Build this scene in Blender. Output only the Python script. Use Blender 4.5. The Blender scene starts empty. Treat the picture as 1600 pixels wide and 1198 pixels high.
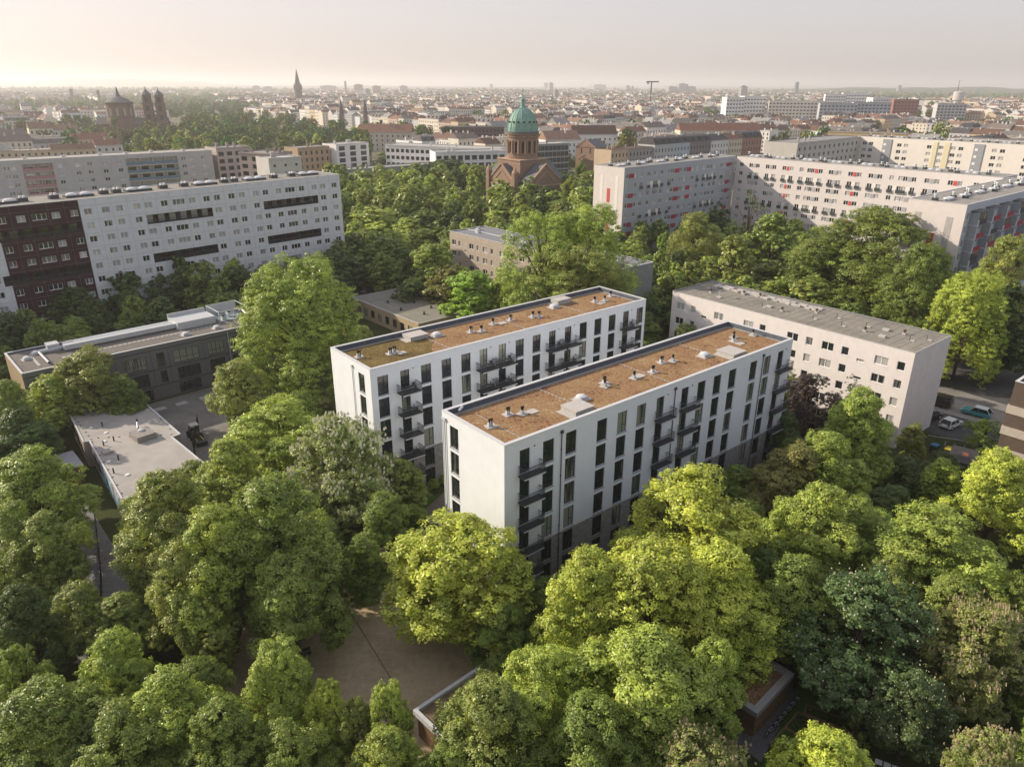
import bpy, math, random
import numpy as np
from mathutils import Matrix, Vector
R=math.radians; PI=math.pi
random.seed(7)
sc=bpy.context.scene
col=sc.collection
# ------------------------------------------------------------------ camera, sky, sun, exposure
cam_d=bpy.data.cameras.new('camera'); cam=bpy.data.objects.new('camera',cam_d); col.objects.link(cam)
cam.location=(0,0,50)
cam_d.sensor_width=36; cam_d.lens=36*1137.73/1600
cam_d.clip_start=0.5; cam_d.clip_end=60000
pitch=0.3881; roll=0.003
cam.matrix_world=Matrix.Translation((0,0,50))@Matrix.Rotation(PI/2-pitch,4,'X')@Matrix.Rotation(roll,4,'Z')
sc.camera=cam
SUN_AZ=161.0; SUN_EL=27.0
SKY_G=0.30
SKY_T=(1.075,.995,1.025)
w=bpy.data.worlds.new('World'); sc.world=w; w.use_nodes=True
nt=w.node_tree; bg=nt.nodes['Background']
sky=nt.nodes.new('ShaderNodeTexSky'); sky.sky_type='NISHITA'; sky.sun_disc=False
sky.sun_elevation=R(SUN_EL); sky.sun_rotation=R(90-SUN_AZ)
sky.air_density=1.0; sky.dust_density=3.0; sky.ozone_density=1.0; sky.altitude=50
gam=nt.nodes.new('ShaderNodeGamma'); gam.inputs[1].default_value=SKY_G   # hazy sky: evens out the dome
tint=nt.nodes.new('ShaderNodeMix'); tint.data_type='RGBA'; tint.blend_type='MULTIPLY'; tint.inputs[0].default_value=1; tint.inputs[7].default_value=(*SKY_T,1)
nt.links.new(sky.outputs[0],gam.inputs[0]); nt.links.new(gam.outputs[0],tint.inputs[6]); nt.links.new(tint.outputs[2],bg.inputs[0]); bg.inputs[1].default_value=0.15
sun_d=bpy.data.lights.new('sun','SUN'); sun_d.energy=2.0; sun_d.angle=R(0.6); sun_d.color=(1,.86,.68)
sun=bpy.data.objects.new('sun',sun_d); col.objects.link(sun)
sv=Vector((math.cos(R(SUN_AZ))*math.cos(R(SUN_EL)),math.sin(R(SUN_AZ))*math.cos(R(SUN_EL)),math.sin(R(SUN_EL))))
sun.rotation_euler=sv.to_track_quat('Z','Y').to_euler(); sun.location=(-100,0,150)
sc.view_settings.view_transform='Standard'; sc.view_settings.look='None'
sc.view_settings.gamma=1.0; sc.view_settings.exposure=1.66; sc.view_settings.use_curve_mapping=False
sc.render.engine='CYCLES'
sc.cycles.max_bounces=6; sc.cycles.diffuse_bounces=3; sc.cycles.glossy_bounces=2; sc.cycles.transmission_bounces=3
sc.cycles.volume_bounces=1; sc.cycles.transparent_max_bounces=6
sc.cycles.use_denoising=True
sc.cycles.caustics_reflective=False; sc.cycles.caustics_refractive=False

# ------------------------------------------------------------------ materials
MATS={}
def mat(name,c,rough=.8,var=.12,scale=1.5,c2=None,f2=.35,s2=.25,bump=0,spec=.3,metal=0,coord='Object',streak=0,objcol=False,seam=None):
    """base colour with fine and broad noise; optional second colour in patches; optional vertical streaks; optional panel seams"""
    if name in MATS: return MATS[name]
    m=bpy.data.materials.new(name); m.use_nodes=True; n=m.node_tree; L=n.links
    b=n.nodes['Principled BSDF']; b.inputs['Roughness'].default_value=rough; b.inputs['Metallic'].default_value=metal
    b.inputs['Specular IOR Level'].default_value=spec
    tc=n.nodes.new('ShaderNodeTexCoord')
    def noise(s,d=4,mp=None):
        t=n.nodes.new('ShaderNodeTexNoise'); t.inputs['Scale'].default_value=s; t.inputs['Detail'].default_value=d
        if mp:
            mm=n.nodes.new('ShaderNodeMapping'); mm.inputs['Scale'].default_value=mp
            L.new(tc.outputs[coord],mm.inputs[0]); L.new(mm.outputs[0],t.inputs['Vector'])
        else: L.new(tc.outputs[coord],t.inputs['Vector'])
        return t.outputs[0]
    def mix(f,a,bb,mode='MIX'):
        x=n.nodes.new('ShaderNodeMix'); x.data_type='RGBA'; x.blend_type=mode; x.clamp_factor=True
        for s_,v in ((x.inputs[0],f),(x.inputs[6],a),(x.inputs[7],bb)):
            if isinstance(v,(float,int)): s_.default_value=v
            elif isinstance(v,tuple): s_.default_value=(*v,1)
            else: L.new(v,s_)
        return x.outputs[2]
    def ramp(v,lo,hi):
        r=n.nodes.new('ShaderNodeMapRange'); r.inputs[1].default_value=lo; r.inputs[2].default_value=hi; L.new(v,r.inputs[0]); return r.outputs[0]
    if objcol:
        oi=n.nodes.new('ShaderNodeObjectInfo'); cur=oi.outputs['Color']
    else: cur=c
    if c2 is not None: cur=mix(ramp(noise(s2,5),.5-f2*.5,.5+f2*.5),cur,c2)
    g=noise(scale,6)
    dark=n.nodes.new('ShaderNodeMapRange'); dark.inputs[1].default_value=.25; dark.inputs[2].default_value=.75
    dark.inputs[3].default_value=1-var; dark.inputs[4].default_value=1+var*.6; L.new(g,dark.inputs[0])
    comb=n.nodes.new('ShaderNodeCombineColor')
    for i in range(3): L.new(dark.outputs[0],comb.inputs[i])
    cur=mix(1.0,cur,comb.outputs[0],'MULTIPLY')
    if streak:
        st=ramp(noise(1.0,5,(2.2,2.2,.12)),.52,.8)
        ml=n.nodes.new('ShaderNodeMath'); ml.operation='MULTIPLY'; ml.inputs[1].default_value=streak; L.new(st,ml.inputs[0])
        cur=mix(ml.outputs[0],cur,tuple(v*.55 for v in c))
    L.new(cur,b.inputs['Base Color'])
    if bump:
        bp=n.nodes.new('ShaderNodeBump'); bp.inputs['Strength'].default_value=bump; bp.inputs['Distance'].default_value=.03
        L.new(noise(scale*4,4),bp.inputs['Height']); L.new(bp.outputs[0],b.inputs['Normal'])
    MATS[name]=m; return m
def glass_mat(name,dark=(.02,.025,.028),pale=(.42,.43,.42),frac=.25,rough=.06):
    if name in MATS: return MATS[name]
    m=bpy.data.materials.new(name); m.use_nodes=True; n=m.node_tree; L=n.links; b=n.nodes['Principled BSDF']
    b.inputs['Roughness'].default_value=rough; b.inputs['IOR'].default_value=1.75
    oi=n.nodes.new('ShaderNodeObjectInfo'); tc=n.nodes.new('ShaderNodeTexCoord')
    t=n.nodes.new('ShaderNodeTexNoise'); t.noise_dimensions='4D'; t.inputs['Scale'].default_value=.9; t.inputs['Detail'].default_value=1
    mm=n.nodes.new('ShaderNodeMapping'); mm.inputs['Scale'].default_value=(3,1,.25); L.new(tc.outputs['Object'],mm.inputs[0]); L.new(mm.outputs[0],t.inputs[0])
    mu=n.nodes.new('ShaderNodeMath'); mu.operation='MULTIPLY'; mu.inputs[1].default_value=60; L.new(oi.outputs['Random'],mu.inputs[0]); L.new(mu.outputs[0],t.inputs['W'])
    # room behind the pane: blinds or curtains drawn in some of them
    th=n.nodes.new('ShaderNodeMapRange'); th.inputs[1].default_value=1-frac-.12; th.inputs[2].default_value=1-frac+.02
    a=n.nodes.new('ShaderNodeMath'); a.operation='MULTIPLY_ADD'; a.inputs[1].default_value=.75; L.new(oi.outputs['Random'],a.inputs[0])
    s=n.nodes.new('ShaderNodeMath'); s.operation='MULTIPLY'; s.inputs[1].default_value=.5; L.new(t.outputs[0],s.inputs[0]); L.new(s.outputs[0],a.inputs[2])
    L.new(a.outputs[0],th.inputs[0])
    x=n.nodes.new('ShaderNodeMix'); x.data_type='RGBA'; x.inputs[6].default_value=(*dark,1); x.inputs[7].default_value=(*pale,1)
    L.new(th.outputs[0],x.inputs[0]); L.new(x.outputs[2],b.inputs['Base Color'])
    MATS[name]=m; return m
def ramp_mat(name,stops,scale,detail=8,rough=.95,bump=.6,wide=.5):
    """several earthy colours scattered by noise: sedum, sand, soil"""
    m=bpy.data.materials.new(name); m.use_nodes=True; n=m.node_tree; L=n.links; b=n.nodes['Principled BSDF']
    b.inputs['Roughness'].default_value=rough; b.inputs['Specular IOR Level'].default_value=.1
    tc=n.nodes.new('ShaderNodeTexCoord')
    a=n.nodes.new('ShaderNodeTexNoise'); a.inputs['Scale'].default_value=scale; a.inputs['Detail'].default_value=detail; a.inputs['Roughness'].default_value=.75
    bb=n.nodes.new('ShaderNodeTexNoise'); bb.inputs['Scale'].default_value=scale*.12; bb.inputs['Detail'].default_value=4
    for t in (a,bb): L.new(tc.outputs['Object'],t.inputs['Vector'])
    mx=n.nodes.new('ShaderNodeMath'); mx.operation='MULTIPLY_ADD'; mx.inputs[1].default_value=wide; L.new(bb.outputs[0],mx.inputs[0])
    m2=n.nodes.new('ShaderNodeMath'); m2.operation='MULTIPLY'; m2.inputs[1].default_value=1.04-wide; L.new(a.outputs[0],m2.inputs[0]); L.new(m2.outputs[0],mx.inputs[2])
    r=n.nodes.new('ShaderNodeValToRGB'); L.new(mx.outputs[0],r.inputs[0])
    e=r.color_ramp.elements
    while len(e)<len(stops): e.new(.5)
    for el,(p,c) in zip(e,stops): el.position=p; el.color=(*c,1)
    L.new(r.outputs[0],b.inputs['Base Color'])
    bp=n.nodes.new('ShaderNodeBump'); bp.inputs['Strength'].default_value=bump; bp.inputs['Distance'].default_value=.06
    L.new(a.outputs[0],bp.inputs['Height']); L.new(bp.outputs[0],b.inputs['Normal'])
    MATS[name]=m; return m
def brick_mat(name,c1,c2,mortar,scale=1,bw=.25,bh=.075):
    m=bpy.data.materials.new(name); m.use_nodes=True; n=m.node_tree; L=n.links; b=n.nodes['Principled BSDF']; b.inputs['Roughness'].default_value=.9
    tc=n.nodes.new('ShaderNodeTexCoord'); sp=n.nodes.new('ShaderNodeSeparateXYZ'); L.new(tc.outputs['Object'],sp.inputs[0])
    ad=n.nodes.new('ShaderNodeMath'); L.new(sp.outputs[0],ad.inputs[0]); L.new(sp.outputs[1],ad.inputs[1])
    cb=n.nodes.new('ShaderNodeCombineXYZ'); L.new(ad.outputs[0],cb.inputs[0]); L.new(sp.outputs[2],cb.inputs[1])
    k=n.nodes.new('ShaderNodeTexBrick'); L.new(cb.outputs[0],k.inputs[0])
    k.inputs['Color1'].default_value=(*c1,1); k.inputs['Color2'].default_value=(*c2,1); k.inputs['Mortar'].default_value=(*mortar,1)
    k.inputs['Scale'].default_value=scale; k.inputs['Mortar Size'].default_value=.008; k.inputs['Brick Width'].default_value=bw; k.inputs['Row Height'].default_value=bh
    t=n.nodes.new('ShaderNodeTexNoise'); t.inputs['Scale'].default_value=1.7; t.inputs['Detail'].default_value=6; L.new(tc.outputs['Object'],t.inputs[0])
    mr=n.nodes.new('ShaderNodeMapRange'); mr.inputs[1].default_value=.3; mr.inputs[2].default_value=.7; mr.inputs[3].default_value=.75; mr.inputs[4].default_value=1.15; L.new(t.outputs[0],mr.inputs[0])
    x=n.nodes.new('ShaderNodeMix'); x.data_type='RGBA'; x.blend_type='MULTIPLY'; x.inputs[0].default_value=1
    cc=n.nodes.new('ShaderNodeCombineColor')
    for i in range(3): L.new(mr.outputs[0],cc.inputs[i])
    L.new(k.outputs[0],x.inputs[6]); L.new(cc.outputs[0],x.inputs[7]); L.new(x.outputs[2],b.inputs['Base Color'])
    MATS[name]=m; return m
plaster=mat('white_plaster',(.71,.745,.785),.9,.05,.6,streak=.10,bump=.1)
brick_grey=brick_mat('grey_brick',(.20,.195,.19),(.30,.29,.28),(.34,.33,.32))
frame_dark=mat('dark_frame',(.025,.028,.032),.5,.05)
glass=glass_mat('glass_room',frac=.11,pale=(.26,.27,.22))
glass_l=glass_mat('glass_curtain',frac=.27,pale=(.40,.40,.39))
glass_plain=glass_mat('glass_plain',frac=.0,dark=(.018,.022,.026))
coping=mat('metal_coping',(.55,.56,.57),.45,.06,spec=.5)
upstand=mat('bitumen_upstand',(.10,.115,.14),.8,.25,2)
gravel=mat('roof_gravel',(.34,.33,.32),.95,.35,9,bump=.5)
sedum_g_shade=ramp_mat('green_sedum_painted_shade',[(.40,(.035,.028,.014)),(.46,(.10,.068,.030)),(.5,(.17,.115,.045)),(.54,(.11,.10,.030)),(.61,(.28,.18,.09))],3.4,detail=12,wide=.26,bump=1.0)  # greener growth, darkened further with tree shade painted into the colours
sedum=ramp_mat('sedum_roof',[(.40,(.085,.045,.025)),(.46,(.20,.11,.062)),(.5,(.29,.17,.095)),(.53,(.33,.205,.11)),(.57,(.19,.14,.055)),(.62,(.48,.34,.22))],3.4,detail=12,wide=.24,bump=1.0)
concrete=mat('concrete',(.44,.43,.41),.9,.18,2.5,streak=.25,bump=.2)
paver=mat('concrete_paver',(.46,.44,.42),.9,.2,6)
metal_dark=mat('dark_metal',(.045,.05,.055),.45,.1,spec=.5)
metal_pale=mat('galvanised_metal',(.52,.54,.56),.4,.15,3,spec=.6)
acrylic=mat('acrylic_dome',(.58,.60,.62),.15,.05,spec=.8)
white_pvc=mat('white_pvc',(.78,.78,.77),.5,.04)
asphalt=mat('asphalt',(.075,.074,.073),.95,.25,1.2,bump=.3)
sand=ramp_mat('sand',[(.3,(.28,.215,.14)),(.45,(.38,.295,.195)),(.6,(.50,.40,.275)),(.75,(.33,.255,.17))],1.6,rough=1,bump=.5)
soil=ramp_mat('soil_and_litter',[(.3,(.022,.028,.012)),(.45,(.045,.05,.02)),(.55,(.05,.065,.02)),(.7,(.085,.07,.04))],1.1)
lawn=ramp_mat('lawn',[(.3,(.035,.065,.012)),(.5,(.06,.11,.018)),(.7,(.085,.14,.025))],3,bump=.8)
pave=mat('paving',(.26,.245,.225),.95,.25,3,c2=(.17,.16,.15),bump=.3)
wood=mat('weathered_wood',(.20,.125,.07),.85,.35,4,bump=.3)
wood_red=mat('red_brown_wood',(.16,.05,.028),.8,.3,5)
bark=mat('bark',(.075,.055,.038),.95,.35,5,bump=.6)
yellow_p=mat('yellow_paint',(.55,.42,.03),.5,.1)
rubber=mat('rubber',(.02,.02,.02),.8,.1)

def leaf_mat(tinted=False):
    m=bpy.data.materials.new('leaf'); m.use_nodes=True; n=m.node_tree; L=n.links; b=n.nodes['Principled BSDF']; out=n.nodes['Material Output']
    oi=n.nodes.new('ShaderNodeObjectInfo'); at=n.nodes.new('ShaderNodeAttribute'); at.attribute_name='rnd'
    tc=n.nodes.new('ShaderNodeTexCoord'); t=n.nodes.new('ShaderNodeTexNoise'); t.inputs['Scale'].default_value=.45; t.inputs['Detail'].default_value=3
    L.new(tc.outputs['Object'],t.inputs[0])
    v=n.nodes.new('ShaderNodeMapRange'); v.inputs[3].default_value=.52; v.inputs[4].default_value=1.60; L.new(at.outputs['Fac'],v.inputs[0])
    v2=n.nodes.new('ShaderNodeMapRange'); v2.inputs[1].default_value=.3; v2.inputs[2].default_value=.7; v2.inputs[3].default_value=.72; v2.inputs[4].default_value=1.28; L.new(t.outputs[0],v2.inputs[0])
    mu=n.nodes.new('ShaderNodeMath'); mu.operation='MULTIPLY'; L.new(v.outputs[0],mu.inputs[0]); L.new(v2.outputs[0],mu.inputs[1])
    hs=n.nodes.new('ShaderNodeHueSaturation')
    if tinted: ta=n.nodes.new('ShaderNodeAttribute'); ta.attribute_name='tint'; L.new(ta.outputs['Color'],hs.inputs['Color'])
    else: L.new(oi.outputs['Color'],hs.inputs['Color']); L.new(mu.outputs[0],hs.inputs['Value'])
    hh=n.nodes.new('ShaderNodeMapRange'); hh.inputs[1].default_value=.25; hh.inputs[2].default_value=.75; hh.inputs[3].default_value=.514; hh.inputs[4].default_value=.492; L.new(t.outputs[0],hh.inputs[0]); L.new(hh.outputs[0],hs.inputs['Hue'])
    hs.inputs['Saturation'].default_value=1.0
    L.new(hs.outputs[0],b.inputs['Base Color']); b.inputs['Roughness'].default_value=.42; b.inputs['Specular IOR Level'].default_value=.42
    tr=n.nodes.new('ShaderNodeBsdfTranslucent'); h2=n.nodes.new('ShaderNodeHueSaturation'); h2.inputs['Value'].default_value=1.25; h2.inputs['Hue'].default_value=.487; h2.inputs['Saturation'].default_value=1.1
    L.new(hs.outputs[0],h2.inputs['Color']); L.new(h2.outputs[0],tr.inputs[0])
    mx=n.nodes.new('ShaderNodeMixShader'); mx.inputs[0].default_value=.30
    L.new(b.outputs[0],mx.inputs[1]); L.new(tr.outputs[0],mx.inputs[2]); L.new(mx.outputs[0],out.inputs[0])
    return m
leaf=leaf_mat(); leaf_t=leaf_mat(True)
blossom_m=mat('blossom',(.84,.80,.64),.8,.1); blossom_p=mat('pink_blossom',(.50,.42,.26),.8,.15)

# ------------------------------------------------------------------ mesh helpers
class MB:
    def __init__(s): s.v=[]; s.f=[]; s.m=[]; s.mats=[]
    def mi(s,m):
        if m not in s.mats: s.mats.append(m)
        return s.mats.index(m)
    def quad(s,a,b,c,d,m): i=len(s.v); s.v+=[a,b,c,d]; s.f.append((i,i+1,i+2,i+3)); s.m.append(s.mi(m))
    def poly(s,pts,m): i=len(s.v); s.v+=list(pts); s.f.append(tuple(range(i,i+len(pts)))); s.m.append(s.mi(m))
    def box(s,x0,x1,y0,y1,z0,z1,m,rot=0,cx=0,cy=0):
        i=len(s.v); P=[(x0,y0,z0),(x1,y0,z0),(x1,y1,z0),(x0,y1,z0),(x0,y0,z1),(x1,y0,z1),(x1,y1,z1),(x0,y1,z1)]
        if rot:
            c,sn=math.cos(rot),math.sin(rot); P=[(cx+x*c-y*sn,cy+x*sn+y*c,z) for x,y,z in P]
        s.v+=P; k=s.mi(m)
        for f in ((0,3,2,1),(4,5,6,7),(0,1,5,4),(1,2,6,5),(2,3,7,6),(3,0,4,7)): s.f.append(tuple(i+j for j in f)); s.m.append(k)
        return s
    def prism(s,pts,z0,z1,m,top=None):
        n=len(pts); i=len(s.v); s.v+=[(x,y,z0) for x,y in pts]+[(x,y,z1) for x,y in pts]; k=s.mi(m)
        for j in range(n): s.f.append((i+j,i+(j+1)%n,i+n+(j+1)%n,i+n+j)); s.m.append(k)
        s.f.append(tuple(i+n+j for j in range(n))); s.m.append(s.mi(top) if top else k)
        s.f.append(tuple(i+j for j in reversed(range(n)))); s.m.append(k)
        return s
    def lathe(s,prof,n,m,cx=0,cy=0,a0=0):
        i=len(s.v); k=s.mi(m)
        for r,z in prof:
            for j in range(n): a=a0+2*PI*j/n; s.v.append((cx+r*math.cos(a),cy+r*math.sin(a),z))
        for p in range(len(prof)-1):
            for j in range(n): s.f.append((i+p*n+j,i+p*n+(j+1)%n,i+(p+1)*n+(j+1)%n,i+(p+1)*n+j)); s.m.append(k)
        s.f.append(tuple(i+(len(prof)-1)*n+j for j in range(n))); s.m.append(k)
        return s
    def tube(s,p,q,r0,r1,m,n=6):
        p=Vector(p); q=Vector(q); d=(q-p).normalized(); u=d.orthogonal().normalized(); w_=d.cross(u); i=len(s.v); k=s.mi(m)
        for c,r in ((p,r0),(q,r1)):
            for j in range(n): a=2*PI*j/n; s.v.append(tuple(c+u*(r*math.cos(a))+w_*(r*math.sin(a))))
        for j in range(n): s.f.append((i+j,i+(j+1)%n,i+n+(j+1)%n,i+n+j)); s.m.append(k)
        s.f.append(tuple(i+n+j for j in range(n))); s.m.append(k)
        return s
    def gable(s,x0,x1,y0,y1,z0,z1,m,mg=None,over=.3,axis='x'):
        """gable roof, ridge along axis; gable triangles in mg"""
        mg=mg or m
        if axis=='x':
            ym=(y0+y1)/2; a=(x0,y0,z0);b=(x1,y0,z0);c=(x1,y1,z0);d=(x0,y1,z0);e=(x0,ym,z1);f=(x1,ym,z1)
            sl=(z1-z0)/(ym-y0); o=over
            s.quad((x0,y0-o,z0-o*sl+.02),(x1,y0-o,z0-o*sl+.02),(x1,ym,z1+.02),(x0,ym,z1+.02),m); s.quad((x1,y1+o,z0-o*sl+.02),(x0,y1+o,z0-o*sl+.02),(x0,ym,z1+.02),(x1,ym,z1+.02),m)
            s.poly([a,d,e],mg); s.poly([b,c,f],mg)
        else:
            xm=(x0+x1)/2; sl=(z1-z0)/(xm-x0); o=over
            s.quad((x0-o,y0,z0-o*sl+.02),(x0-o,y1,z0-o*sl+.02),(xm,y1,z1+.02),(xm,y0,z1+.02),m); s.quad((x1+o,y0,z0-o*sl+.02),(x1+o,y1,z0-o*sl+.02),(xm,y1,z1+.02),(xm,y0,z1+.02),m)
            s.poly([(x0,y0,z0),(x1,y0,z0),(xm,y0,z1)],mg); s.poly([(x0,y1,z0),(x1,y1,z0),(xm,y1,z1)],mg)
        return s
    def mesh(s,name):
        me=bpy.data.meshes.new(name); me.from_pydata(s.v,[],s.f)
        for m in s.mats: me.materials.append(m)
        me.polygons.foreach_set('material_index',s.m); me.update(); return me
    def obj(s,name,parent=None,**kw): return add(name,s.mesh(name),parent,**kw)
def add(name,me,parent=None,label=None,cat=None,group=None,kind=None,loc=None,rotz=None):
    o=bpy.data.objects.new(name,me); col.objects.link(o)
    if parent is not None: o.parent=parent
    if loc is not None: o.location=loc
    if rotz is not None: o.rotation_euler=(0,0,rotz)
    tag(o,label,cat,group,kind); return o
def tag(o,label=None,cat=None,group=None,kind=None):
    for k,v in (('label',label),('category',cat),('group',group),('kind',kind)):
        if v: o[k]=v
    return o
def thing(name,label,cat,loc,rotz=0,group=None): return add(name,None,None,label,cat,group,None,loc,rotz)
def kids(o): return [c for c in list(KID.get(o.name,[]))]
KID={}
def part(name,me,parent,**kw):
    o=add(name,me,parent,**kw); KID.setdefault(parent.name,[]).append(o); return o
def cp(o,parent=None,loc=None,rotz=None):
    c=o.copy(); col.objects.link(c)
    if parent is not None: c.parent=parent
    if loc is not None: c.location=loc
    if rotz is not None: c.rotation_euler=(0,0,rotz)
    for ch in kids(o):
        d=cp(ch,c); KID.setdefault(c.name,[]).append(d)
    return c
# ---- walls with real openings
def mp(face,L,W):
    return {'front':lambda u,d,z:(u,d,z),'back':lambda u,d,z:(u,W-d,z),'left':lambda u,d,z:(d,u,z),'right':lambda u,d,z:(L-d,u,z)}[face]
def wall(mb,f,u0,u1,z0,z1,ops,m,reveal=.2,off=0,mr=None):
    mr=mr or m
    ops=[o for o in ops if o[0]<u1 and o[1]>u0 and o[2]<z1 and o[3]>z0]
    zs=sorted({z0,z1,*[min(max(o[2],z0),z1) for o in ops],*[min(max(o[3],z0),z1) for o in ops]})
    for a,b in zip(zs,zs[1:]):
        zc=(a+b)/2; cuts=sorted((max(o[0],u0),min(o[1],u1)) for o in ops if o[2]<zc<o[3]); x=u0
        for l,r in cuts+[(u1,u1)]:
            if l>x+1e-6: mb.quad(f(x,off,a),f(l,off,a),f(l,off,b),f(x,off,b),m)
            x=max(x,r)
    for l,r,a,b in (ops if reveal else ()):
        d=off+reveal
        if l>=u0 and r<=u1 and a>=z0 and b<=z1:
            mb.quad(f(l,off,a),f(r,off,a),f(r,d,a),f(l,d,a),mr); mb.quad(f(l,off,b),f(r,off,b),f(r,d,b),f(l,d,b),mr)
            mb.quad(f(l,off,a),f(l,off,b),f(l,d,b),f(l,d,a),mr); mb.quad(f(r,off,a),f(r,off,b),f(r,d,b),f(r,d,a),mr)
def window_proto(w_,h_,style):
    """frame mesh with pane and sill sub-parts; origin lower left on the wall plane, y goes into the wall"""
    fm=frame_dark if style[0]=='d' else white_pvc; g=glass if style[0]=='d' else glass_l
    t=.06; y0,y1=.11,.17; mb=MB()
    mb.box(0,w_,y0,y1,0,t,fm).box(0,w_,y0,y1,h_-t,h_,fm).box(0,t,y0,y1,t,h_-t,fm).box(w_-t,w_,y0,y1,t,h_-t,fm)
    if style=='d1':
        mb.box(w_*.6-.03,w_*.6+.03,y0,y1,t,h_-t,fm).box(w_*.6+.03,w_-t,y0+.005,y1,.85,.91,fm)
    elif style=='d2':
        mb.box(t,w_-t,y0,y1,.85,.93,fm)
    elif style=='w2': mb.box(w_*.5-.05,w_*.5+.05,y0,y1,t,h_-t,fm)
    elif style=='w3': mb.box(w_/3-.05,w_/3+.05,y0,y1,t,h_-t,fm).box(w_*2/3-.05,w_*2/3+.05,y0,y1,t,h_-t,fm)
    elif style=='w1': pass
    elif style=='d4':
        for k in (1,2,3): mb.box(w_*k/4-.04,w_*k/4+.04,y0,y1,t,h_-t,fm)
        mb.box(t,w_-t,y0+.004,y1-.004,h_*.35,h_*.35+.06,fm)
    f=add('window',mb.mesh('window')); KID[f.name]=[]
    p=MB(); p.quad((t,.15,t),(w_-t,.15,t),(w_-t,.15,h_-t),(t,.15,h_-t),g); part('pane',p.mesh('pane'),f)
    s=MB(); s.box(-.04,w_+.04,-.05,.11,-.05,-.003,metal_dark if style[0]=='d' else white_pvc); part('sill',s.mesh('sill'),f)
    return f
PROTO={}
def put_window(b,L,W,face,u0,z0,w_,h_,style,simple=False):
    key=(round(w_,2),round(h_,2),style)
    if key not in PROTO: PROTO[key]=[window_proto(w_,h_,style),False]
    pr=PROTO[key]
    loc,rz={'front':((u0,0,z0),0),'left':((0,u0+w_,z0),-PI/2),'right':((L,u0,z0),PI/2),'back':((u0+w_,W,z0),PI)}[face]
    if not pr[1]:
        o=pr[0]; pr[1]=True; o.parent=b; o.location=loc; o.rotation_euler=(0,0,rz)
    else: o=cp(pr[0],b,loc,rz)
    return o

# ------------------------------------------------------------------ ground, streets, courts
def sheet(name,pts,z,m,label=None,kind='structure'):
    mb=MB(); mb.poly([(x,y,z) for x,y in pts],m); return mb.obj(name,kind=kind,label=label)
gm=ramp_mat('city_ground',[(.3,(.05,.06,.03)),(.45,(.10,.10,.07)),(.55,(.16,.14,.11)),(.7,(.07,.10,.04))],.02,detail=10,bump=0)
sheet('ground',[(-21000,-400),(21000,-400),(21000,21000),(-21000,21000)],-.02,gm)
sheet('park_ground',[(-160,15),(140,15),(150,330),(-170,330)],-.010,soil)
sheet('sand_court',[(-30,48),(-29.2,53),(-26.5,56),(-26.8,60),(-23,64),(-21.5,69),(-18,72.5),(-14,71),(-11.8,66),(-9.5,64.5),(-7.5,60),(-4.2,57.5),(-3.4,53.5),(-1.0,51.5),(-2.5,47.5),(-6,44),(-8,40.5),(-15,39.5),(-22,40.5),(-26,44)],-.002,sand)
sheet('courtyard_path',[(-17.5,66),(-14,69),(-11.0,80),(-8,86),(-6.8,85.4),(-9.2,79),(-12.2,69),(-15.4,62),(-16.8,63)],.004,mat('brown_paving',(.17,.145,.115),.95,.3,2))
sheet('lawn',[(-16,79.5),(-9,77),(0,70.5),(38,101),(26,112),(-6,86)],-.004,lawn)
sheet('school_yard',[(-62,112),(-49,125),(-38,116),(-44,96),(-38,86),(-46,92)],-.002,pave)
sheet('left_path',[(-57,84),(-53,79),(-46,71),(-38,60),(-36,53),(-43,53),(-47,62),(-53,72),(-60,82)],-.002,mat('grey_slabs',(.20,.195,.19),.95,.25,2))
sheet('street',[(60,108),(74.5,93.5),(98,114),(110,160),(100,168),(85,135),(79,124)],-.003,asphalt)
sheet('pavement',[(73,121),(84,107.5),(86.6,109.8),(75.6,124)],.10,pave)
sheet('footpath',[(86.6,110),(90,107.5),(106,127),(101,130)],.0,mat('sandy_path',(.33,.29,.24),.95,.25,2))
sheet('parking_strip',[(66,115.5),(79.5,102.2),(84,107.2),(73.2,121)],.004,mat('light_paving',(.30,.27,.235),.95,.2,3))
k=MB(); k.tube((73.1,121.1,.05),(84.1,107.4,.05),.08,.08,concrete,4); k.tube((66.2,115.3,.03),(79.6,102.1,.03),.07,.07,concrete,4); k.tube((64.5,101.5,.03),(73.9,97.6,.03),.07,.07,concrete,4)
k.obj('kerb',kind='structure')
sheet('lower_path',[(17,46),(20,42.5),(25,49),(27,56),(24.8,56.5),(22.2,50.5)],.0,mat('dark_paving',(.13,.13,.135),.95,.25,3))
sheet('garden_ground',[(19.5,41.5),(26,39),(30,47),(26.5,51.5)],-.004,lawn)

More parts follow.
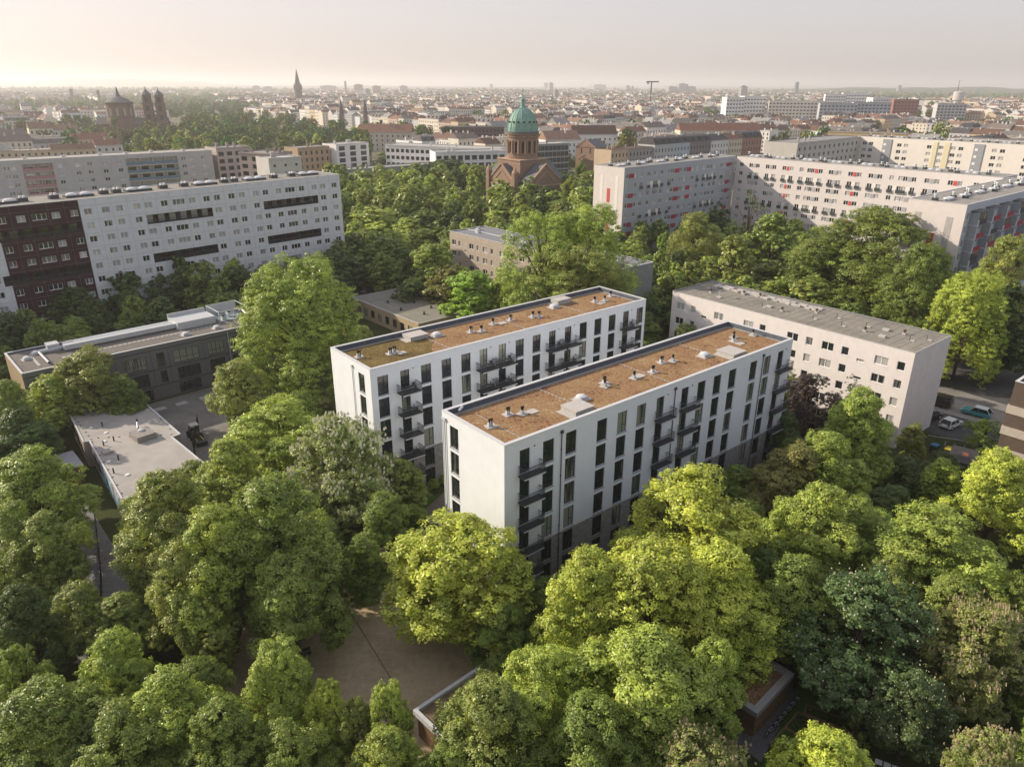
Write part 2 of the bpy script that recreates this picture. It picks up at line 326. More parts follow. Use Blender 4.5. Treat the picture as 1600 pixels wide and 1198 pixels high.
# ------------------------------------------------------------------ generic slab building
def origin_at(o,a,u,v=0): return (o[0]+math.cos(a)*u-math.sin(a)*v,o[1]+math.sin(a)*u+math.cos(a)*v)
def shell(b,L,W,h,wm,front=(),left=(),right=(),back=(),reveal=.2,base=None,zr=None,roofm=None,cop=coping,ct=.3,up=None,upin=.5,name='wall',endm=None):
    """four walls with openings, roof sheet, coping ring and upstand"""
    zr=zr if zr is not None else h-.3
    zb=0
    if base:
        zb,bm=base; mb=MB()
        wall(mb,mp('front',L,W),0,L,0,zb,front,bm,reveal)
        for fc in ('left','right','back'): wall(mb,mp(fc,L,W),0,W if fc!='back' else L,0,zb,[],bm if fc!='left' else wm,reveal)
        mb.obj('plinth',b)
    for fc,ops,U in (('front',front,L),('left',left,W),('right',right,W),('back',back,L)):
        mb=MB(); wall(mb,mp(fc,L,W),0,U,zb,h-.05,ops,(endm if endm and fc in('left','right') else wm),reveal); mb.obj(name,b)
    mb=MB(); mb.quad((ct,ct,zr),(L-ct,ct,zr),(L-ct,W-ct,zr),(ct,W-ct,zr),roofm or gravel); mb.obj('roof',b)
    mb=MB(); e=.04
    mb.box(-e,L+e,-e,ct,h-.05,h,cop).box(-e,L+e,W-ct,W+e,h-.05,h,cop).box(-e,ct,ct,W-ct,h-.05,h,cop).box(L-ct,L+e,ct,W-ct,h-.05,h,cop)
    mb.obj('coping',b)
    um=up or upstand; mb=MB(); z1=h-.05
    for q in (((ct,ct),(L-ct,ct)),((L-ct,ct),(L-ct,W-ct)),((L-ct,W-ct),(ct,W-ct)),((ct,W-ct),(ct,ct))):
        (x0,y0),(x1,y1)=q; mb.quad((x0,y0,zr),(x1,y1,zr),(x1,y1,z1),(x0,y0,z1),um)
    mb.obj('upstand',b)
def win_rows(b,L,W,face,cells,style_of,reveal=.2):
    for (u0,u1,z0,z1) in cells: put_window(b,L,W,face,u0,z0,u1-u0,z1-z0,style_of(u0,u1,z0,z1))
def local_obj(b,mb,name,**kw): return mb.obj(name,b,**kw)

# ---- roof fittings (they belong to their roof)
def vent_me():
    mb=MB(); mb.box(-.55,.55,-.5,.5,0,.07,paver); me1=mb.mesh('paver_pad')
    mb=MB(); mb.box(-.17,.17,-.17,.17,.0,.38,metal_pale).lathe([(.09,.38),(.09,.6),(.15,.62),(.15,.8),(.05,.86)],8,rubber)
    mb.lathe([(.07,0.02),(.07,.62),(.12,.64),(.12,.76)],8,rubber,.28,.05)
    return me1,mb.mesh('roof_vent')
PAD,VENT=vent_me()
def vents(b,pts,z,rot=0,pad=True):
    for i,(x,y) in enumerate(pts):
        v=add('roof_vent',VENT,b,loc=(x,y,z+(.07 if pad else 0)),rotz=rot+((x*7.3)%1-.5)*.5)
        if pad: add('paver_pad',PAD,v,loc=(0.1,0,-.069))
sk=MB(); sk.box(-.95,.95,-.75,.75,0,.04,paver); SKP=sk.mesh('skylight_pad')
sk=MB(); sk.box(-.62,.62,-.5,.5,.04,.32,metal_pale).lathe([(.62,.32),(.55,.45),(.3,.55),(.05,.57)],12,acrylic); SKY=sk.mesh('skylight')
def skylight(b,x,y,z):
    s=add('skylight',SKY,b,loc=(x,y,z)); add('skylight_pad',SKP,s,loc=(0,0,0))

# ------------------------------------------------------------------ the two new white blocks
def balcony_protos(DEP):
    w_,d_=2.75,DEP
    s=MB(); s.box(0,w_,-d_,-.02,-.16,0,metal_dark); slab=add('balcony',s.mesh('balcony')); KID[slab.name]=[]
    r=MB(); H=1.05
    def rail(x0,y0,x1,y1):
        n=int(math.hypot(x1-x0,y1-y0)/.10)
        for k in range(n+1):
            x=x0+(x1-x0)*k/n; y=y0+(y1-y0)*k/n; r.box(x-.010,x+.010,y-.010,y+.010,0.02,H-.03,metal_dark)
        xa,xb=min(x0,x1)-.025,max(x0,x1)+.025; ya,yb=min(y0,y1)-.025,max(y0,y1)+.025
        r.box(xa,xb,ya,yb,H-.03,H+.02,metal_dark); r.box(xa,xb,ya,yb,.0,.04,metal_dark)
    rail(.03,-d_+.03,w_-.03,-d_+.03); rail(.03,-d_+.11,.03,-.04); rail(w_-.03,-d_+.11,w_-.03,-.04)
    part('railing',r.mesh('railing'),slab)
    t=MB(); t.box(0,w_,-d_-.012,-d_-.001,-.17,-.02,metal_pale); part('slab_edge',t.mesh('slab_edge'),slab)
    return slab
BALC={}
def balcony(b,u,z,dep):
    if dep not in BALC:
        o=BALC[dep]=balcony_protos(dep); o.parent=b; o.location=(u,0,z); return o
    return cp(BALC[dep],b,(u,0,z),0)
def white_block(o,L,W,cols,balc,end_u,label,pipes,fixed,vs,pads,boxes,skys,wires,endpipes,dep):
    h=18.8; a=.6885
    b=thing('apartment_block',label,'apartment building',(o[0],o[1],0),a,'pair of new white apartment blocks')
    front=[];left=[]
    for k in range(6):
        zt=17.6-2.95*k; zb=zt-2.5 if k<5 else zt-2.45
        for c in cols:
            if c in fixed and k==5: front.append((c,c+1.5,zt-1.0,zt)); continue
            if c in balc and k<5: front.append((c+.1,c+1.4,zt-2.62,zt)); continue
            front.append((c,c+1.5,zb,zt))
        for c in end_u: left.append((c,c+1.5,zb,zt))
    shell(b,L,W,h,plaster,front,left,(),(),.2,(6.05,brick_grey),18.15,sedum,ct=.38)
    win_rows(b,L,W,'front',front,lambda u0,u1,z0,z1:'d2' if (u0 in fixed) else 'd1')
    win_rows(b,L,W,'left',left,lambda *q:'d1')
    for c in balc:
        for k in range(5): balcony(b,c-(.5 if dep>1.2 else .1),17.6-2.95*k-2.66,dep)
    # small wall lamps over the balconies
    for c in balc:
        mb=MB(); mb.box(c+1.9,c+2.0,-.1,0,17.55,17.65,metal_dark); mb.obj('wall_lamp',b)
    for u in pipes:
        mb=MB(); mb.tube((u,-.09,.1),(u,-.09,17.9),.05,.05,metal_dark,8); mb.box(u-.16,u+.16,-.2,-.01,17.85,18.15,metal_dark)
        for z in range(1,17,3): mb.box(u-.08,u+.08,-.15,0,z,z+.05,metal_dark)
        mb.obj('downpipe',b)
    for v in endpipes:
        mb=MB(); mb.tube((-.09,v,.1),(-.09,v,18.0),.05,.05,metal_pale,8); mb.box(-.2,-.01,v-.16,v+.16,17.85,18.15,metal_pale); mb.obj('downpipe',b)
    # gravel margin round the sedum
    mb=MB(); c=.38; g=.85
    for (x0,x1,y0,y1) in ((c,L-c,c,c+.3),(c,L-c,W-g,W-c),(c,c+.35,c+.3,W-g),(L-g,L-c,c+.3,W-g)): mb.quad((x0,y0,18.156),(x1,y0,18.156),(x1,y1,18.156),(x0,y1,18.156),gravel)
    mb.obj('gravel_margin',b)
    if dep>1.2: mb=MB(); mb.poly([(c+.35,c+.3,18.158),(9.5,c+.3,18.158),(11.0,3.5,18.158),(12.8,5.5,18.158),(12.0,W-g,18.158),(c+.35,W-g,18.158)],sedum_g_shade); mb.obj('greener_sedum_painted_shade',b)  # left roof end: greener sedum plus tree shade put into its colour
    vents(b,vs,18.16)
    for x,y in pads: add('paver_pad',PAD,b,loc=(x,y,18.16))
    for (x0,x1,y0,y1,hh) in boxes:
        mb=MB(); mb.box(x0,x1,y0,y1,18.16,18.16+hh,concrete).box(x0-.06,x1+.06,y0-.06,y1+.06,18.16+hh,18.24+hh,paver); mb.box(x0-.7,x0-.001,y0,y1,18.158,18.2,paver); mb.obj('roof_hatch_box',b)
    for x,y in skys: skylight(b,x,y,18.16)
    mb=MB()
    for (x0,y0,x1,y1) in wires:
        mb.tube((x0,y0,18.24),(x1,y1,18.24),.018,.018,metal_pale,4)
        for k in range(9): t=k/8; mb.box(x0+(x1-x0)*t-.07,x0+(x1-x0)*t+.07,y0+(y1-y0)*t-.07,y0+(y1-y0)*t+.07,18.16,18.225,paver)
    mb.obj('lightning_wire',b)
    for (x0,y0,x1,y1) in wires:
        if y1>W-2:
            mb=MB(); mb.tube((x0,W-.5,18.15),(x0,W-.5,19.6),.02,.012,metal_pale,5); mb.obj('lightning_rod',b)
    return b
A=white_block((-16.891,80.530),49.35,10.25,[.9,4.0,7.1,10.2,13.3,16.2,19.4,22.5,25.6,28.6,31.7,34.8,37.9,41.0,44.1,47.3],[4.0,16.2,19.4,28.6,31.7,44.1],[1.5],
 'further of the two new white apartment blocks, balconies facing its twin, sedum roof',[],[],
 [(1.8,6.2),(5.5,4.7),(6.2,4.9),(18.8,5.4),(20.1,4.7),(23.4,6.3),(26.6,6.2),(30.2,5.4),(31.0,4.9),(43.2,5.4),(44.9,4.8),(47.6,6.1)],[(6.9,4.1),(24.9,5.9),(43.6,4.2)],
 [(10.2,13.0,7.2,9.3,.5),(37.4,40.2,7.6,9.3,.65)],[(14.3,7.1),(36.2,7.2)],[(12.5,7.0,12.7,1.0),(25.6,9.3,25.7,1.0),(37.7,7.0,37.7,1.0)],[4.4],1.5)
B=white_block((-.7034,60.964),49.63,10.38,[1.8,4.9,8.0,12.5,15.6,18.7,21.9,26.3,29.4,32.5,35.6,40.1,43.2,46.3],[1.8,21.9,26.3,46.3],[7.5],
 'nearer of the two new white apartment blocks, blank end wall lit, long facade in shade',[7.35,25.1,42.8],[12.5,35.6],
 [(2.2,5.1),(5.4,6.2),(6.7,5.4),(19.5,5.9),(18.9,5.2),(23.4,4.8),(26.6,4.7),(30.0,6.2),(31.5,5.6),(45.3,6.3),(43.9,5.4),(48.2,5.2)],[(8.0,5.2),(24.6,4.9),(43.9,4.3)],
 [(10.6,13.2,1.3,3.6,.5),(38.3,41.0,1.4,4.0,.4)],[(14.3,4.3),(36.2,4.3)],[(2.9,8.2,3.0,1.4),(12.5,9.4,12.7,4.7),(25.6,9.2,25.7,1.0),(37.3,9.1,37.3,4.4)],[10.1,9.75],1.0)
mb=MB(); mb.tube((1.6,9.6,18.5),(2.3,9.9,18.7),.14,.14,metal_pale,8); mb.tube((2.3,9.9,18.7),(2.3,10.25,18.35),.14,.14,metal_pale,8); mb.obj('overflow_pipe',B)

# ------------------------------------------------------------------ pinkish grey block on the right (C)
def block_c():
    L,W,h=43.3,12.2,15.2
    wm=mat('pinkish_render',(.71,.665,.65),.9,.07,.8,streak=.18,bump=.1)
    b=thing('apartment_block','pinkish grey five storey block with plain flat roof, right of the white blocks','apartment building',(29.54,130.45,0),2.26-PI)
    cells=[]; 
    X=lambda s:L-s
    wide=[(11.8,13.7),(3.4,5.4),(17.8,19.7),(26.0,27.9),(32.0,33.9),(40.4,42.2)]
    sing=[(9.4,10.5),(1.0,2.1),(15.3,16.4),(23.7,24.8),(37.9,39.0)]
    stair=[(6.8,8.0),(21.2,22.4),(35.5,36.6),(29.6,30.7)]
    for k in range(5):
        zt=13.35-2.8*k
        for a_,b_ in wide: cells.append((X(b_),X(a_),zt-1.3,zt))
        for a_,b_ in sing: cells.append((X(b_),X(a_),zt-1.3,zt))
        for a_,b_ in stair:
            z2=zt-1.25; 
            if z2-.45>.3: cells.append((X(b_),X(a_),z2-.45,z2))
    shell(b,L,W,h,wm,cells,(),(),(),.18,None,15.05,mat('bitumen_roof_brownish',(.27,.25,.21),.95,.22,1.2,c2=(.20,.19,.165),bump=.2),ct=.15,cop=mat('thin_trim',(.36,.35,.34),.6,.1),endm=wm)
    win_rows(b,L,W,'front',cells,lambda u0,u1,z0,z1:'w2' if u1-u0>1.5 else 'w1')
    # roof fittings
    z=15.05
    for x,y in ((4.9,4.7),(9.5,8.3),(12.4,9.0),(19.7,4.2),(23.9,7.8),(33.8,4.4),(38.3,7.7)):
        mb=MB(); mb.box(-.25,.25,-.22,.22,0,.25,paver).lathe([(.12,.25),(.12,.5),(.28,.52),(.28,.62),(.05,.8)],10,mat('rusty_cowl',(.10,.06,.04),.8,.3)); mb.obj('roof_cowl',b,loc=(x,y,z))
    for x,y in ((16,4.1),(27.4,7.9),(30.1,4.2),(32.7,7.0),(41.6,7.7),(25.2,4.4),(40.1,5.4)):
        mb=MB(); mb.tube((0,0,0),(0,0,.7),.05,.05,metal_dark,6).box(.2,.75,-.25,.25,0,.1,paver); mb.obj('vent_pipe',b,loc=(x,y,z))
    for x,y in ((36.8,3.8),(35.7,7.4),(17.0,4.6)):
        mb=MB(); mb.box(-.5,.5,-.35,.35,0,.28,paver); mb.obj('roof_hatch',b,loc=(x,y,z))
    pm=MB(); pm.box(-.42,.42,-.36,.36,0,.26,paver); pme=pm.mesh('antenna_slab')
    n=0
    for i in range(24):
        x=3.2+i*.88
        for j in range(2):
            if (i*3+j)%7==5: continue
            add('antenna_slab',pme,b,loc=(x+((i*37+j*11)%10-5)*.03,10.1-j*1.15+((i*13)%7-3)*.05,z),rotz=((i*7+j)%5-2)*.08)
    mb=MB(); mb.box(-.45,.45,-.45,.45,0,.12,paver).tube((0,0,.1),(0,0,2.0),.035,.03,metal_pale,6).lathe([(.05,1.45),(.38,1.6),(.4,1.75),(.1,1.8)],12,metal_dark); mb.obj('satellite_mast',b,loc=(7.8,3.3,z))
    mb=MB()
    for i in range(1,30): mb.box(i*1.45,i*1.45+.05,.3,W-.3,z+.001,z+.012,mat('felt_seam',(.13,.125,.12),.9,.1))
    mb.obj('felt_seam',b,kind='stuff')
    return b
block_c()

# ------------------------------------------------------------------ long pale slab with maroon part (D)
def slab_d():
    L,W,h=100,12,28.5; a=3.9696-PI; o=(-45.25+100*math.cos(3.9696),196.36+100*math.sin(3.9696))
    b=thing('apartment_slab','long pale ten storey slab with maroon section and dark loggia bands on the left','apartment building',(o[0],o[1],0),a)
    pale=mat('pale_panel',(.67,.69,.705),.85,.08,.9,streak=.32); mar=mat('maroon_panel',(.045,.014,.018),.7,.12,1)
    s_w=[(60.8,62.2),(57.3,58.8),(54.7,56.1),(51.1,52.5),(48.6,50.1),(45.2,46.6),(41.4,44.1),(39.0,40.4),(35.6,37.0),(33.1,34.6),(29.5,31.0),(27.0,28.4),(23.4,24.8),(20.8,22.2),(17.3,18.7),(13.5,16.1),(10.8,12.2),(7.2,8.6),(4.6,6.1),(1.1,2.6),(63.4,64.8),(66.7,68.2),(69.1,71.7),(72.8,74.3),(76.1,77.4),(79.4,80.8),(83,84.4),(86.5,89.1),(91,92.4),(95,96.4)]
    strips=[(7.0,22.4),(35.3,50.2),(63.1,79)]
    cells=[];logg=[]
    for k in range(10):
        zt=26.5-2.8*k
        for p,q in s_w:
            if k in (1,4) and any(x<(p+q)/2<y for x,y in strips): continue
            if 63<p<77 and k==7 and p>66: pass
            cells.append((L-q,L-p,zt-1.2,zt))
        if k in (1,4):
            for p,q in strips: logg.append((L-q,L-p,zt-1.85,zt+.15))
    f=mp('front',L,W); allops=cells+logg
    ismar=lambda s,z:(63.0<s<77.8 and z>8.2) or (s>63.0 and z<8.2)
    # back wall of pale panels, ends, roof
    mb=MB(); wall(mb,f,0,L,0,h-.1,allops,mat('panel_joint',(.30,.31,.31),.9,.1),.22); mb.obj('wall',b)
    mb=MB(); wall(mb,mp('left',L,W),0,W,0,h-.1,[],pale); wall(mb,mp('right',L,W),0,W,0,h-.1,[],pale); wall(mb,mp('back',L,W),0,L,0,h-.1,[],pale); mb.obj('wall',b)
    cuts=[0,3.35,6.6,9.6,13.0,16.7,19.7,23.1,25.9,29.0,32.0,35.3,37.9,41.0,44.7,47.6,50.2,53.6,56.7,59.7,63.0,65.7,68.7,72.2,75.2,77.8,82,85.5,89.8,93.6,100]
    zc=[h-.1]+[27.1-2.8*(k+1) for k in range(-1,9)]+[0]
    for i in range(len(zc)-1):
        z1,z0=zc[i],zc[i+1]
        if z1-z0<.4: continue
        edges=[s for s in cuts if s in (0,100,63.0,77.8) or not any(L-q[1]-.05<s<L-q[0]+.05 and q[2]<z1 and q[3]>z0 for q in [(0,0,0,0)]) ]
        for p,q in zip(cuts,cuts[1:]):
            m=mar if ismar((p+q)/2,(z0+z1)/2) else pale; g=.018
            mb=MB(); u0,u1=L-q+g,L-p-g; 
            ops=[(max(x[0],u0),min(x[1],u1),x[2],x[3]) for x in allops if x[0]<u1 and x[1]>u0 and x[2]<z1-g and x[3]>z0+g]
            # openings that run over the joint are cut where the joint is
            wall(mb,f,u0,u1,z0+g,z1-g,ops,m,.0,-.035)
            mb.obj('wall_panel',b)
    for c in cells: put_window(b,L,W,'front',c[0],c[2],c[1]-c[0],c[3]-c[2],'w3' if c[1]-c[0]>2 else 'w2')
    # loggia bands
    for (u0,u1,z0,z1) in logg:
        mb=MB(); d=1.3
        mb.quad((u0,d,z0),(u1,d,z0),(u1,d,z1),(u0,d,z1),mar); mb.quad((u0,.2,z0),(u1,.2,z0),(u1,d,z0),(u0,d,z0),mar); mb.quad((u0,.2,z1),(u1,.2,z1),(u1,d,z1),(u0,d,z1),pale)
        mb.quad((u0,.2,z0),(u0,d,z0),(u0,d,z1),(u0,.2,z1),mar); mb.quad((u1,.2,z0),(u1,d,z0),(u1,d,z1),(u1,.2,z1),mar)
        n=6
        for k in range(1,n):
            u=u0+(u1-u0)*k/n; mb.box(u-.06,u+.06,.25,d,z0,z1,mar)
        lo=mb.obj('loggia',b)
        w_=MB(); 
        for k in range(n):
            u=u0+(u1-u0)*(k+.2)/n; ww=(u1-u0)/n*.55; w_.quad((u,d-.02,z0+.15),(u+ww,d-.02,z0+.15),(u+ww,d-.02,z1-.15),(u,d-.02,z1-.15),glass_l)
        w_.obj('loggia_window',lo)
        r=MB(); r.box(u0,u1,-.02,.02,z0+.88,z0+.94,metal_dark); r.box(u0,u1,-.02,.02,z0+.02,z0+.06,metal_dark)
        x=u0
        while x<u1: r.box(x,x+.03,-.01,.01,z0+.06,z0+.88,metal_dark); x+=.12
        r.obj('railing',lo)
    mb=MB(); mb.quad((0.1,.1,h-.12),(L-.1,.1,h-.12),(L-.1,W-.1,h-.12),(.1,W-.1,h-.12),mat('pale_bitumen',(.25,.24,.215),.95,.2,1)); mb.obj('roof',b)
    mb=MB(); mb.box(-.05,L+.05,-.06,.16,h-.1,h,coping).box(-.05,L+.05,W-.16,W+.06,h-.1,h,coping).box(L-.16,L+.05,.16,W-.16,h-.1,h,coping); mb.obj('coping',b)
    dome=MB(); 
    for x in (-1.35,1.35): dome.box(x-1.3,x+1.3,-1.2,1.2,0,.45,metal_dark); dome.lathe([(1.1,.45),(1.0,.65),(.6,.85),(.1,.9)],12,acrylic,x,0)
    dm=dome.mesh('skylight')
    for s in (61,49,33.9,21.3,6.2,75,89): add('skylight',dm,b,loc=(L-s,5.2,h-.12))
    vb=MB(); vb.box(-.9,.9,-.6,.6,0,.75,metal_dark); vb.box(-.5,-.1,-.25,.25,.75,1.15,white_pvc).box(.2,.6,-.25,.25,.75,1.15,white_pvc); vm=vb.mesh('vent_box')
    for s in (71.2,65.6,56,53.4,43.4,38.6,28.9,26.4,15.8,10.7,82): add('vent_box',vm,b,loc=(L-s,5.5,h-.12))
slab_d()

# ------------------------------------------------------------------ slabs with red panels (E and G), balcony slab (I)
pinkw=mat('pink_grey_render',(.66,.61,.59),.9,.05,.8,streak=.08); greyw=mat('blue_grey_render',(.36,.385,.42),.9,.05,.8); palew=mat('cream_stripe',(.74,.72,.68),.9,.04,1)
redm=mat('red_panel',(.52,.085,.075),.6,.08); crim=mat('crimson_panel',(.33,.030,.055),.6,.08); greyp=mat('grey_panel',(.36,.37,.39),.7,.08)
def roof_kit(b,L,W,z,s0=4,step=9.5,yy=4.5):
    d=MB()
    for x in (-.95,.95): d.box(x-.9,x+.9,-.8,.8,0,.35,greyp); d.lathe([(.78,.35),(.7,.5),(.4,.62),(.1,.65)],10,acrylic,x,0)
    dm=d.mesh('skylight'); v=MB(); v.box(-.5,.5,-.5,.5,0,.6,metal_dark).lathe([(.3,.6),(.3,1.1),(.45,1.15),(.4,1.35)],8,metal_pale); vm=v.mesh('roof_vent')
    s=s0; i=0
    while s<L-2:
        add('skylight',dm,b,loc=(s,yy,z)); add('roof_vent',vm,b,loc=(s+3.9,yy+.6,z)); add('roof_vent',vm,b,loc=(s-3.2,yy-1.3 if i%2 else yy+1.5,z)); s+=step; i+=1
def french(b,L,W,face,u0,u1,z):
    mb=MB(); mb.box(u0-.1,u1+.1,-.35,-.31,z+.05,z+.95,metal_dark).box(u0-.1,u1+.1,-.35,-.02,z-.05,z+.03,greyp); mb.obj('french_balcony',b)
def slab_red(o,a,L,W,h,label,pat,wallm,red_rows,grey_rows,balc_rows,rows,grp,endl=None,endr=None,zt0=26.3,phase=None):
    b=thing('apartment_slab',label,'apartment building',(o[0],o[1],0),a,grp)
    cells=[];panels=[]
    for k in range(rows):
        zt=zt0-2.82*k
        for (u0,u1,t) in pat:
            if t=='w': cells.append((u0,u1,zt-1.25,zt,'w2' if u1-u0>1.1 else 'w1'))
            elif t=='b':
                if k in balc_rows: cells.append((u0,u1,zt-1.95,zt,'w2'))
                else: cells.append((u0,u1,zt-1.25,zt,'w2'))
            elif t=='r':
                m=crim if k in red_rows else greyp if k in grey_rows else None
                if phase: m={0:None,1:greyp,2:redm}[phase(u0,k)]
                if m: panels.append((u0,u1,zt-1.25,zt,m))
            elif t=='g': panels.append((u0,u1,zt-1.25,zt,greyp))
    ops=[c[:4] for c in cells]
    shell(b,L,W,h,wallm,ops,(),(),(),.15,None,h-.1,mat('slab_roof',(.27,.26,.24),.95,.2,1),ct=.18,endm=pinkw,up=greyp)
    for c in cells: put_window(b,L,W,'front',c[0],c[2],c[1]-c[0],c[3]-c[2],c[4])
    for (u0,u1,z0,z1,m) in panels:
        mb=MB(); mb.box(u0,u1,-.04,-.003,z0,z1,m); mb.obj('infill_panel',b)
    for k in balc_rows:
        zt=zt0-2.82*k; run=[p for p in pat if p[2]=='b']
        for (u0,u1,t) in run: french(b,L,W,'front',u0,u1,zt-1.95)
        # pale infill between the french windows
        for p,q in zip(run,run[1:]):
            if .3<q[0]-p[1]<1.9:
                mb=MB(); mb.box(p[1]+.03,q[0]-.03,-.035,-.003,zt-1.95,zt,palew); mb.obj('infill_panel',b)
    for m_,fx in ((endl,-1),(endr,1)):
        if m_:
            for (v0,v1,z0,z1,mm) in m_:
                mb=MB(); 
                if fx<0: mb.box(-.035,-.003,v0,v1,z0,z1,mm)
                else: mb.box(L+.003,L+.035,v0,v1,z0,z1,mm)
                mb.obj('end_stripe',b)
    roof_kit(b,L,W,h-.1)
    return b
patE=[(1.0,1.9,'w'),(2.1,4.5,'r'),(4.8,5.9,'w'),(7.5,8.7,'b'),(11,12.2,'b'),(13.9,14.9,'b'),(15.1,16.1,'b'),(17.4,18.6,'b'),(21.2,22.3,'b'),(22.8,24.2,'w'),(24.5,27.1,'r'),(27.4,28.6,'w'),(29.5,30.8,'w'),(31,33.3,'r'),(33.5,34.8,'w'),(36.4,37.5,'b'),(39.9,41.1,'b'),(42.2,43.4,'b'),(43.8,45,'b'),(46.3,47.5,'b'),(50.3,51.4,'b'),(52.3,53.4,'w'),(53.6,56.1,'r'),(56.3,57.4,'w')]
Ebase=slab_red((32.24,217.34),.7455,58.8,11.5,28.2,'ten storey slab with dark red panels and striped end wall, right of the domed church',patE,greyw,(0,2,3,5,6,8,9),(1,4,7),(1,4,7),10,'slabs with red panels',
  endl=[(2.1,3.1,0,25.6,palew),(7.9,8.9,0,25.6,palew),(5.0,6.2,17.9,21.9,redm),(5.0,6.2,9.0,12.6,redm)])
patG=[(1.4,2.8,'w'),(5.0,6.3,'b'),(7.5,8.8,'b')]
gx=[11.1,17.1,23.0,32.6,38.7,44.8,53.4,60.5,66.6,73]
patG=[(1.4,2.8,'w'),(5.0,6.3,'b'),(6.5,7.3,'r'),(7.5,8.8,'b'),(11.1,12.4,'b'),(12.6,13.3,'r'),(13.5,14.8,'b'),(17.1,18.3,'b'),(18.5,19.4,'r'),(19.6,20.9,'b'),(23.0,24.4,'b'),(25.6,26.7,'b'),(26.8,27.9,'b'),(28.1,29.1,'r'),(29.3,30.6,'b'),(32.6,34.0,'b'),(34.1,35.1,'g'),(35.2,36.6,'b'),(38.7,40.1,'b'),(40.2,41.2,'r'),(41.3,42.7,'b'),(44.8,46.2,'b'),(46.3,47.3,'r'),(47.4,48.8,'b'),(50.9,52.2,'b'),(53.4,54.6,'b'),(54.7,55.9,'b'),(56.0,57.0,'r'),(57.1,58.3,'b'),(60.5,61.8,'b'),(61.9,63.0,'g'),(63.1,64.4,'b'),(66.6,67.9,'b'),(68.0,69.0,'r'),(69.1,70.3,'b'),(73,74.3,'b'),(74.4,75.3,'r'),(75.4,76.7,'b')]
slab_red((75.6,256.0),-.855,79.5,11.5,28.2,'very long pinkish ten storey slab with small red panels, its left part in shadow',patG,pinkw,(),(),(1,4,7),10,'slabs with red panels',
  phase=lambda u,k:(0 if k in (1,4,7) else (2 if int(u*3+k*5)%5==0 or (k==0 and u in (28.1,68.0)) else 1)))
def slab_i():
    L,W,h=60,11.6,28.0
    b=thing('apartment_slab','slab end with grey stripes and stacked glazed balconies with red fronts at the right edge','apartment building',(91.9,149.8,0),.70)
    bw=mat('pale_blue_render',(.52,.55,.60),.9,.05,1); ops=[]
    for k in range(9):
        for s in (.9,8.9,16.9,24.9,33,41,49): ops.append((s,s+1.3,26.2-2.8*k-1.4,26.2-2.8*k))
    shell(b,L,W,h,bw,ops,(),(),(),.15,None,h-.1,mat('slab_roof',(.27,.26,.24)),ct=.25,endm=pinkw,up=greyp)
    for c in ops: put_window(b,L,W,'front',c[0],c[2],1.3,1.4,'w2')
    for (v0,v1,z0,z1,m) in ((2.1,3.4,0,25.2,greyp),(8.4,9.7,0,25.5,greyp),(5.1,6.3,16.4,21.5,redm),(5.1,6.3,5,9,redm)):
        mb=MB(); mb.box(-.035,-.003,v0,v1,z0,z1,m if m is redm else mat('grey_stripe',(.42,.40,.40))); mb.obj('end_stripe',b)
    bf=MB(); bf.box(0,4.6,-1.75,-.05,-.14,0,bw).box(0,.08,-1.7,-.06,0,2.5,mat('clear_screen',(.30,.33,.35),.2)).box(0,.9,-1.72,-1.66,0,1.0,bw)
    bme=bf.mesh('balcony'); rf=MB(); rf.box(.9,4.6,-1.8,-1.72,-.05,1.02,crim); rme=rf.mesh('balcony_front'); rf=MB(); rf.box(.9,4.6,-1.8,-1.72,-.05,1.02,mat('anthracite_panel',(.07,.075,.085))); rme2=rf.mesh('balcony_front')
    gl=MB(); gl.box(.5,4.5,-1.68,-1.64,1.02,2.55,glass_plain); gme=gl.mesh('balcony_glazing')
    rt=MB(); rt.box(-.1,4.8,-2.0,-.02,0,.12,metal_dark); rtm=rt.mesh('balcony_roof')
    for j,s in enumerate((2.7,10.7,18.7,26.7,34.8)):
        for k in range(9):
            o=add('balcony',bme,b,loc=(s,0,26.2-2.8*k-2.45)); add('balcony_front',rme if (j*2+k)%3 else rme2,o)
            if (j+k)%3==0: add('balcony_glazing',gme,o)
            if k==0: add('balcony_roof',rtm,o,loc=(0,0,2.65))
    roof_kit(b,L,W,h-.1,5,8.5,5.5)
slab_i()

